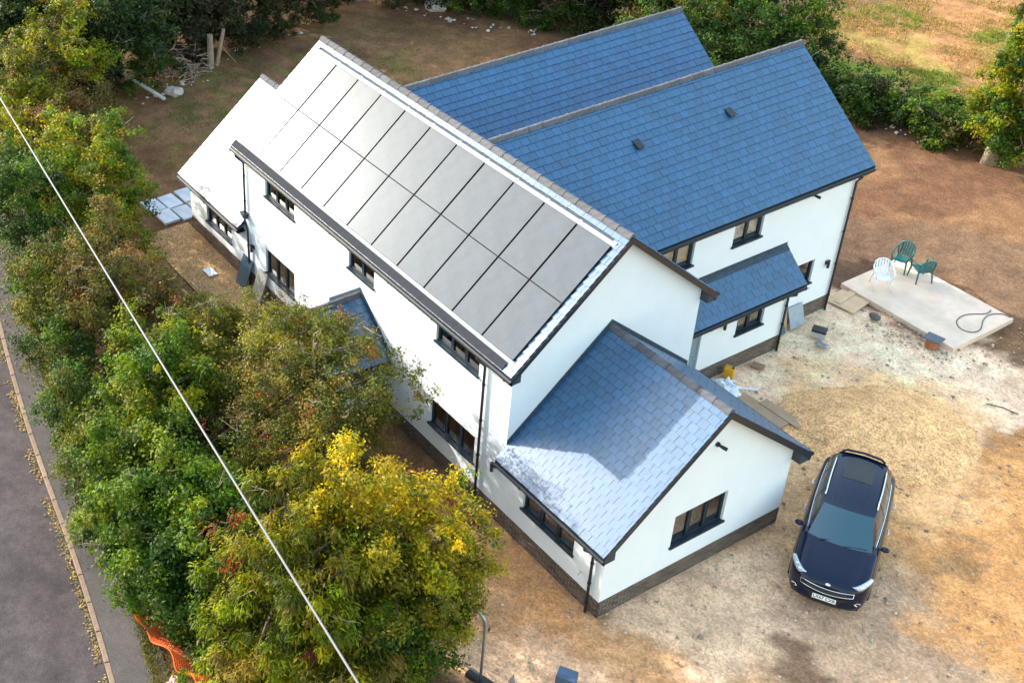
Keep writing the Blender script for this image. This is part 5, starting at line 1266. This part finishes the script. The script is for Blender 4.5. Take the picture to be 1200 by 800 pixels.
# rough grass and weeds: tufts in the field, thin grass in the garden
def tufts(name, pts, h, pal, seed, per=7, spread=.10, wd=.012):
    r = np.random.default_rng(seed); m = len(pts); k = np.repeat(np.arange(m), per); n = len(k)
    p = pts[k] + np.concatenate([r.normal(0, spread, (n, 2)), np.zeros((n, 1))], 1)
    d = np.concatenate([r.normal(0, .55, (n, 2)), np.ones((n, 1))], 1); d /= np.linalg.norm(d, axis=1)[:, None]
    s = np.cross(d, r.normal(size=(n, 3))); s /= np.linalg.norm(s, axis=1)[:, None]
    L = h * r.uniform(.5, 1.3, (n, 1))
    v = np.stack([p - s * wd, p + s * wd, p + d * L], 1).reshape(-1, 3)
    c_ = np.array(pal)[r.integers(0, len(pal), m)][k] * r.uniform(.7, 1.3, (n, 1))
    return tag(link(name, mesh_np(name, v, np.arange(3 * n).reshape(n, 3), np.repeat(c_, 3, 0)), LEAF), kind='stuff')
r = np.random.default_rng(77)
fx_, fy_ = r.uniform(-22, -4, 9000), r.uniform(27.5, 46, 9000); kp = fbm(fx_, fy_, .8) > .42
tufts('field_stubble', np.stack([fx_, fy_, np.full(len(fx_), -.06)], 1)[kp & (fy_ > 29.5 - .12 * (fx_ + 8) - .5)], .16, [(.33, .22, .11), (.28, .19, .09), (.20, .17, .07), (.38, .27, .14)], 1, per=6, spread=.16, wd=.02)
st = np.sin((fx_ * .42 - fy_ * .9) * .95 + 2.2 * fbm(fx_, fy_, .35) + .8)
tufts('field_grass', np.stack([fx_, fy_, np.full(len(fx_), -.06)], 1)[(st > .62) & (fy_ > 31) & (fbm(fx_, fy_, .35) > .46)], .22, [(.13, .21, .03), (.18, .24, .04), (.10, .16, .03)], 2, per=8, spread=.16, wd=.022)
gx, gy = r.normal(-26.8, 3.6, 5200), r.normal(7.6, 5.5, 5200); kp = (fbm(gx, gy, 1.6) > .47) & (gx < -20.8 - 0 * gy) & (gx > -32)
tufts('garden_grass', np.stack([gx, gy, np.full(len(gx), -.06)], 1)[kp], .09, [(.12, .13, .04), (.18, .16, .06), (.09, .12, .03)], 3, per=5, spread=.14, wd=.014)
ex, ey = r.uniform(-18, -2, 1600), r.normal(0, .22, 1600)
tufts('verge_weeds', np.stack([ex, kerb_ya(ex) + .95 + np.abs(ey) * .8, np.full(1600, -.0)], 1), .12, [(.10, .13, .03), (.16, .16, .04), (.20, .16, .07)], 4, per=6, spread=.06, wd=.010)
# leaf litter under the hedge
lx, ly = r.uniform(-28, -1, 9000), r.uniform(-8.0, -2.2, 9000)
tag(scatter_leaves('leaf_litter', np.stack([lx, ly, np.full(9000, .01)], 1), .05, [(.14, .09, .04), (.20, .13, .06), (.09, .07, .04), (.10, .10, .03)], 6), kind='stuff')
